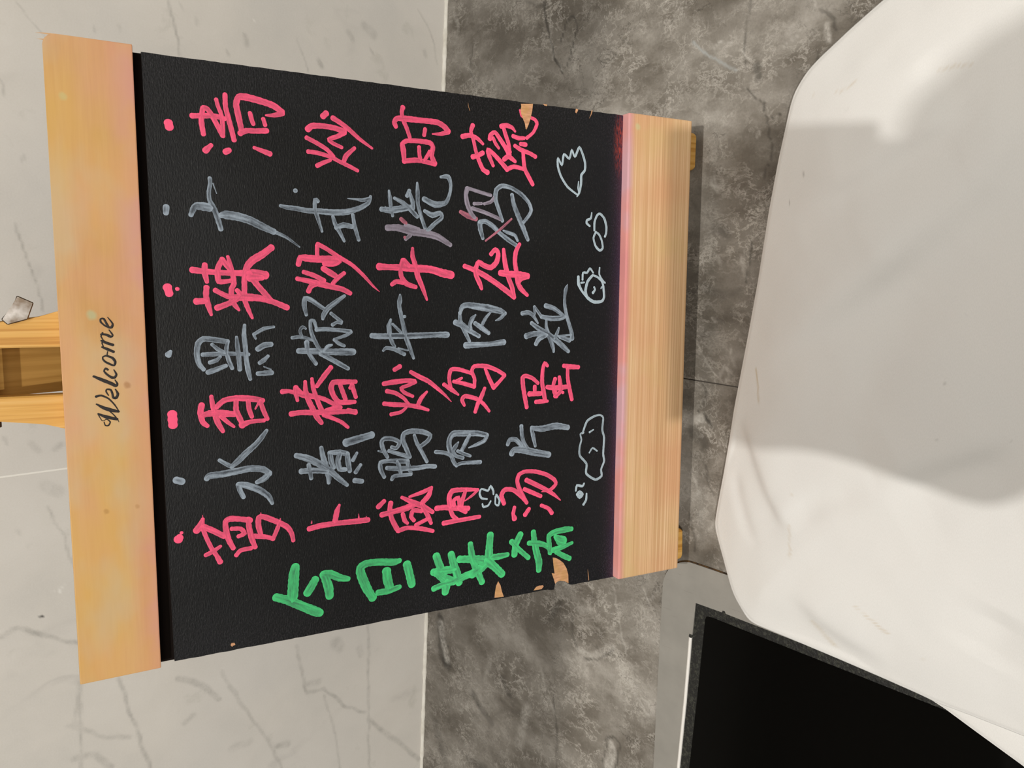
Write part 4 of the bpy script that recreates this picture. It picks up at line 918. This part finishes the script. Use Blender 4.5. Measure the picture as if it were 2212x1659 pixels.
# lower layer of the cloth peeping out at its left corner
PX2 = [(1940, 1450), (2000, 1506), (2040, 1532), (2105, 1580), (2212, 1658), (2300, 1722)]
low = cloth('under_layer', PX2, .0050, .0015, .012, [], parent=None, closing=[(-.30, -.02), (-.2, -.05), (-.12, .05), (-.17, .13)], ctr=(-.215, .045), smoothn=1)
low.parent = sheet
low['label'] = 'lower fold of the cloth, peeping out'

# ------------------------------------------------------------------ the phone that takes the picture (behind the lens, casts the shade on the cloth)
ph = empty('smartphone', (0, 0, CH))
tag(ph, 'dark smartphone held level above the counter to take the picture', 'phone')
bm = prism([(-.135, -.078), (.015, -.078), (.015, .014), (-.135, .014)], .0045, .0125, .0022, 3)
phm = link('phone_body', bm_mesh('phone', bm), flat_mat('dark_phone_shell', (.03, .03, .035), .4).m, ph)
Mloc = Matrix.Identity(4)
# local x -> world right, local y -> up across the view, local z -> backwards from the lens
for i in range(3):
    Mloc[i][0] = -RW[i][1]; Mloc[i][1] = -RW[i][0]; Mloc[i][2] = -RW[i][2]
phm.matrix_local = Mloc

# both hands and forearms of the photographer, holding the phone from below
def skin_mesh(name, nodes, edges, mat, parent, sub=2):
    me = mesh(name, [n[:3] for n in nodes], [])
    me2 = bpy.data.meshes.new(name); me2.from_pydata([n[:3] for n in nodes], edges, []); me2.update()
    o = link(name, me2, mat, parent)
    md = o.modifiers.new('skin', 'SKIN')
    for i, n in enumerate(nodes):
        sv = me2.skin_vertices[0].data[i]; sv.radius = (n[3], n[3]); sv.use_root = (i == 0)
    md.use_smooth_shade = True
    sb = o.modifiers.new('sub', 'SUBSURF'); sb.levels = sub; sb.render_levels = sub
    return o
skinm = flat_mat('skin', (.55, .33, .23), .5).m
sleeve = flat_mat('grey_sleeve', (.12, .12, .13), .9).m
person = empty('person', (-.05, -.25, .30))
tag(person, 'person in a grey jacket holding the phone level above the counter', 'person')
def PL(x, y, z):    # phone coordinates -> world
    return tuple(C0 - RW[:, 1] * x - RW[:, 0] * y - RW[:, 2] * z)
def arm(sx, cx, wrist, elbow):
    nodes = [(*wrist, .026)]
    palm = PL(cx, -.055, .028); nodes.append((*palm, .034)); ed = [(0, 1)]
    for k, (dx, ln) in enumerate(((-.030, .85), (-.010, 1.0), (.010, 1.05), (.030, .95))):
        a = PL(cx + dx, -.045 - .004 * k, .020); b = PL(cx + dx * 1.1, -.030 * ln, -.004 + .002); c = PL(cx + dx * 1.15, -.012 * ln, -.0035)
        if sx > 0: c = PL(cx + dx * 1.15, -.022, -.0035)
        o_ = len(nodes); nodes += [(*a, .0095), (*b, .0085), (*c, .0070)]; ed += [(1, o_), (o_, o_ + 1), (o_ + 1, o_ + 2)]
    o_ = len(nodes)
    nodes += [(*PL(cx - sx * .030, -.040, .032), .012), (*PL(cx - sx * .030, -.012, .026), .010), (*PL(cx - sx * .026, .004, .020), .0085)]
    ed += [(1, o_), (o_, o_ + 1), (o_ + 1, o_ + 2)]
    if sx > 0: nodes += [(*PL(-.060, -.085, .026), .034), (*PL(-.088, -.105, .030), .030)]; ed += [(1, len(nodes) - 2), (len(nodes) - 2, len(nodes) - 1)]  # extra palm lobes added to close a lit gap in the shadow
    h = skin_mesh('hand', nodes, ed, skinm, person)
    wv = np.array(wrist); ev = np.array(elbow)
    skin_mesh('sleeve', [(*(wv + (ev - wv) * .04), .041), (*(wv + (ev - wv) * .5), .058), (*ev, .056)], [(0, 1), (1, 2)], sleeve, person)
arm(-1, -.101, (-.120, -.130, .405), (-.21, -.34, .28))
arm(1, -.030, (-.020, -.130, .405), (.11, -.34, .28))
body = skin_mesh('jacket', [(-.055, -.62, -.30, .13), (-.055, -.58, -.05, .135), (-.055, -.50, .22, .14), (-.055, -.44, .38, .11), (-.055, -.40, .46, .055),
                            (-.20, -.46, .36, .070), (.09, -.46, .36, .070), (-.245, -.42, .28, .056), (.135, -.42, .28, .056), (-.21, -.34, .28, .054), (.11, -.34, .28, .054)],
                 [(0, 1), (1, 2), (2, 3), (3, 4), (3, 5), (3, 6), (5, 7), (6, 8), (7, 9), (8, 10)], sleeve, person)
head = skin_mesh('head', [(-.055, -.40, .44, .048), (-.057, -.375, .52, .050), (-.060, -.335, .58, .066), (-.062, -.300, .66, .088), (-.062, -.315, .73, .072), (-.062, -.255, .575, .030), (-.062, -.208, .635, .012),
                          (-.155, -.315, .64, .012), (.031, -.315, .64, .012)],
                 [(0, 1), (1, 2), (2, 3), (3, 4), (2, 5), (3, 6), (3, 7), (3, 8)], skinm, person)
hair = skin_mesh('hair', [(-.062, -.380, .62, .062), (-.062, -.350, .69, .088), (-.062, -.315, .74, .082)], [(0, 1), (1, 2)], flat_mat('dark_hair', (.02, .015, .012), .6).m, person)
